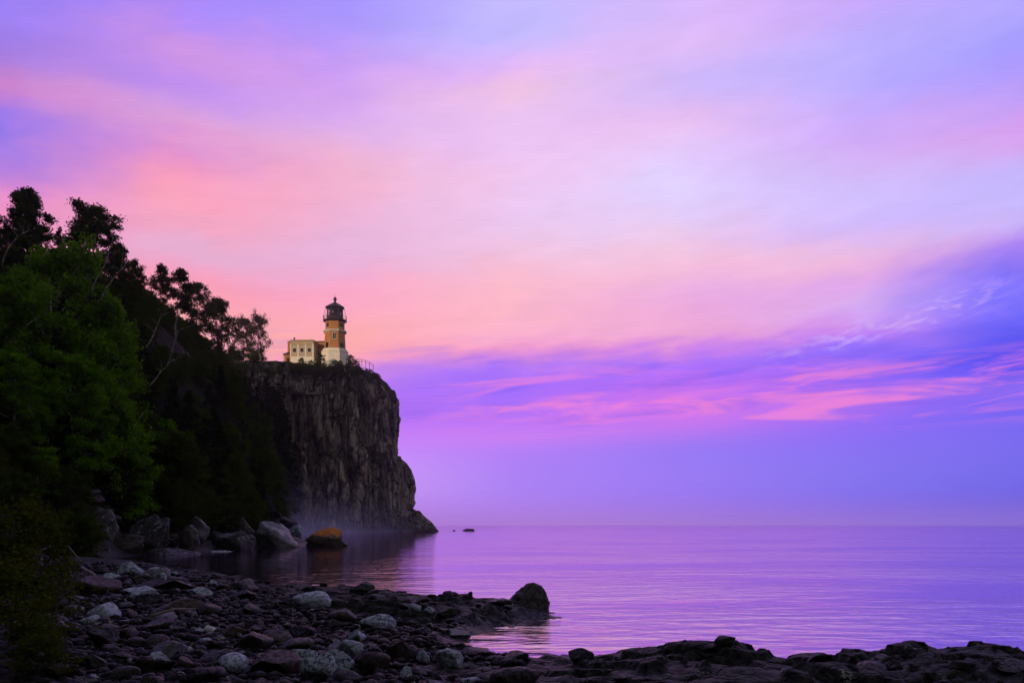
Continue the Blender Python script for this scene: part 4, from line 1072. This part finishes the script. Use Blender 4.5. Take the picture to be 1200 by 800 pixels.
# small pebbles between them: uncountable
pb = MB(); V_ = []; F_ = []; b0 = 0
bm = bmesh.new(); bmesh.ops.create_icosphere(bm, subdivisions=2, radius=1)
iv = np.array([tuple(v.co) for v in bm.verts]); jf = np.array([[v.index for v in f.verts] for f in bm.faces]); bm.free()
rng = np.random.default_rng(5)
pxs = rng.uniform(20, 610, 5200); u = rng.uniform(0, 1, 5200)
Yp = 8.3*(30/8.3)**u; Xp = (pxs-600)/FPX*Yp; Hp = H(Xp, Yp); dl = sd_poly(Xp, Yp, LAND)
ok = (Hp > .08) & (dl > .3) & ((ledge_h(Xp, Yp) < .12) | (rng.uniform(0, 1, 5200) < .08))
for x, y, z in zip(Xp[ok], Yp[ok], Hp[ok]):
    s = rng.uniform(.035, .085)*(1+y/40); a = rng.uniform(0, 6.28)
    q = iv*np.array([1, rng.uniform(.6, .95), rng.uniform(.45, .75)])*s*(1+.16*np.sin(iv[:, [1]]*3+x*7)*np.cos(iv[:, [0]]*2.5+y*5))
    V_.append(np.stack([q[:, 0]*math.cos(a)-q[:, 1]*math.sin(a)+x, q[:, 0]*math.sin(a)+q[:, 1]*math.cos(a)+y, q[:, 2]+z+s*.2], -1)); F_.append(jf+b0); b0 += len(iv)
M_PEB = m_stone('pebble_stone', (.007, .0065, .008), (.036, .030, .031), (.30, .30, .31), .42, bscale=30)
peb = link('pebbles', mesh_np('pebbles', np.concatenate(V_), np.concatenate(F_)), M_PEB, None, True)
tag(peb, 'small dark pebbles filling the gaps between cobbles', 'pebbles', None, 'stuff')

# broken angular rock on the ledges
lr_ = random.Random(31); lmesh = [rock_mesh(700+i, 4, 18, .045, (1, 1, 1), 2.0, 0, .38) for i in range(8)]
for i in range(54):
    L = lr_.choice([LEDGES[0], LEDGES[1], LEDGES[2], LEDGES[2], LEDGES[2], LEDGES[3]])
    k = lr_.randrange(len(L)-1); t = lr_.random(); a, b = L[k], L[k+1]
    x = a[0]+(b[0]-a[0])*t+lr_.gauss(0, .25); y = a[1]+(b[1]-a[1])*t-abs(lr_.gauss(.25, .3)); w = lr_.uniform(.10, .30)*(1.4 if L is LEDGES[0] else 1)
    if L is LEDGES[2] and lr_.random() < .6: y -= lr_.uniform(.2, .9)
    z = Hs(x, y)
    if z < .1: continue
    hh = w*lr_.uniform(.3, .5)
    left = L in (LEDGES[0], LEDGES[1])
    put_stone(lr_.choice(lmesh), M_DARK, x, y, z-hh*.05, w, w*lr_.uniform(.6, 1), hh, (lr_.uniform(-.25, .25), lr_.uniform(-.3, .3), lr_.uniform(0, 6.28)), 'ledge_rock',
              'broken black rock on the ledge that runs out to the knob of rock' if left else 'broken black rock on the shelf along the bottom of the frame', 'rock',
              'broken rocks on the ledge of the knob' if left else 'broken rocks on the bottom shelf')
# driftwood
M_DRIFT = m_plain('weathered_wood', (.17, .14, .12), .8, .35, 6)
def drift(pts, r, label):
    W = []
    for px, py, dz in pts:
        x, y, z = ground_at(px, py); W.append(Vector((x, y, z+dz)))
    o0 = W[0].copy(); W = [p-o0 for p in W]
    o = MB().tube(W, [r*(1-.6*k/(len(W)-1)) for k in range(len(W))], 7).build('driftwood_branch', M_DRIFT, None, True); o.location = o0
    tag(o, label, 'driftwood')
drift([(42, 661, .35), (60, 655, .5), (80, 655, .5), (95, 663, .15)], .035, 'pale arched driftwood branch above the brown rock')
drift([(18, 672, .3), (40, 668, .35), (55, 667, .3)], .03, 'straight pale driftwood stick nearest the shrub')
drift([(96, 673, .2), (110, 682, .2), (126, 698, .1)], .045, 'thick driftwood branch sloping down toward the cobbles')
drift([(34, 679, .25), (52, 684, .25), (66, 690, .15)], .025, 'thin driftwood twig lying under the arched branch')
drift([(176, 733, .16), (205, 727, .2), (229, 724, .16)], .03, 'grey driftwood stick lying across the cobbles')

# near shrubs at the left
plant('shrub', 16, 598, 11.5, 'tall thin leaved shrub at the left frame edge', 'shrub', wide=1.0, rz=1, sink=.05)
plant('shrub', 52, 742, 9.3, 'low leafy shrub at the bottom beside the cobbles', 'shrub', wide=1.9, rz=2.4, sink=.05)
plant('shrub', -12, 655, 9.8, 'dense shrub in the bottom corner', 'shrub', wide=1.5, rz=4, sink=.05)
plant('shrub', 40, 600, 15.5, 'twiggy shrub behind the driftwood', 'shrub', wide=.9, rz=5.2, sink=.05)

# ------------------------------------------------------------------ air: haze over the lake and mist at the cliff foot
def volume(name, x0, x1, y0, y1, z0, z1):
    return MB().box(x0, x1, y0, y1, z0, z1).build(name, None)
hz = volume('haze', -7000, 7000, -700, 8000, -3.6, 115)
m = D.materials.new('haze_air'); m.use_nodes = True; g = G(m.node_tree); g.n.clear()
pv = g.n.new('ShaderNodeVolumePrincipled'); pv.inputs['Color'].default_value = (.96, .93, 1.0, 1); pv.inputs['Density'].default_value = .00013; pv.inputs['Anisotropy'].default_value = .88
o_ = g.n.new('ShaderNodeOutputMaterial'); g.l.new(pv.outputs[0], o_.inputs['Volume'])
hz.data.materials.append(m); tag(hz, 'thin violet haze over the lake', 'haze', None, 'stuff')

mi = volume('mist', -74, 10, 95, 260, .02, 13)
m = D.materials.new('mist_air'); m.use_nodes = True; g = G(m.node_tree); g.n.clear()
p = geo(g); x, y, z = g.sep(p)
nz = g.noise(g.vadd(p, (.055, .04, .12), 'MULTIPLY'), 1.0, 3, .55)
fall = g.m('POWER', 2.718, g.m('MULTIPLY', z, -.42))
edge = g.m('MULTIPLY', g.m('MULTIPLY', g.ss(x, -20.0, -40.0), g.ss(y, 97.0, 150.0)), g.m('MULTIPLY', g.ss(x, -73.0, -60.0), g.ss(z, 13.0, 9.0)))
den = g.m('MULTIPLY', g.m('MULTIPLY', fall, g.ss(nz, .32, .68)), g.m('MULTIPLY', edge, .034))
pv = g.n.new('ShaderNodeVolumePrincipled'); pv.inputs['Color'].default_value = (.74, .72, .98, 1); g.l.new(den, pv.inputs['Density']); pv.inputs['Anisotropy'].default_value = .3
o_ = g.n.new('ShaderNodeOutputMaterial'); g.l.new(pv.outputs[0], o_.inputs['Volume'])
mi.data.materials.append(m); tag(mi, 'low violet mist drifting at the foot of the cliff', 'mist', None, 'stuff')
fg = volume('fog_bank', -6000, 6000, 480, 7000, .05, 21)
m = D.materials.new('fog_air'); m.use_nodes = True; g = G(m.node_tree); g.n.clear()
pv = g.n.new('ShaderNodeVolumePrincipled'); pv.inputs['Color'].default_value = (.945, .95, 1.0, 1); pv.inputs['Density'].default_value = .0007; pv.inputs['Anisotropy'].default_value = .93
o_ = g.n.new('ShaderNodeOutputMaterial'); g.l.new(pv.outputs[0], o_.inputs['Volume'])
fg.data.materials.append(m); tag(fg, 'pale lavender fog bank lying on the far lake', 'fog', None, 'stuff')
for P in protos.values():
    if '_fresh' in P: del P['_fresh']
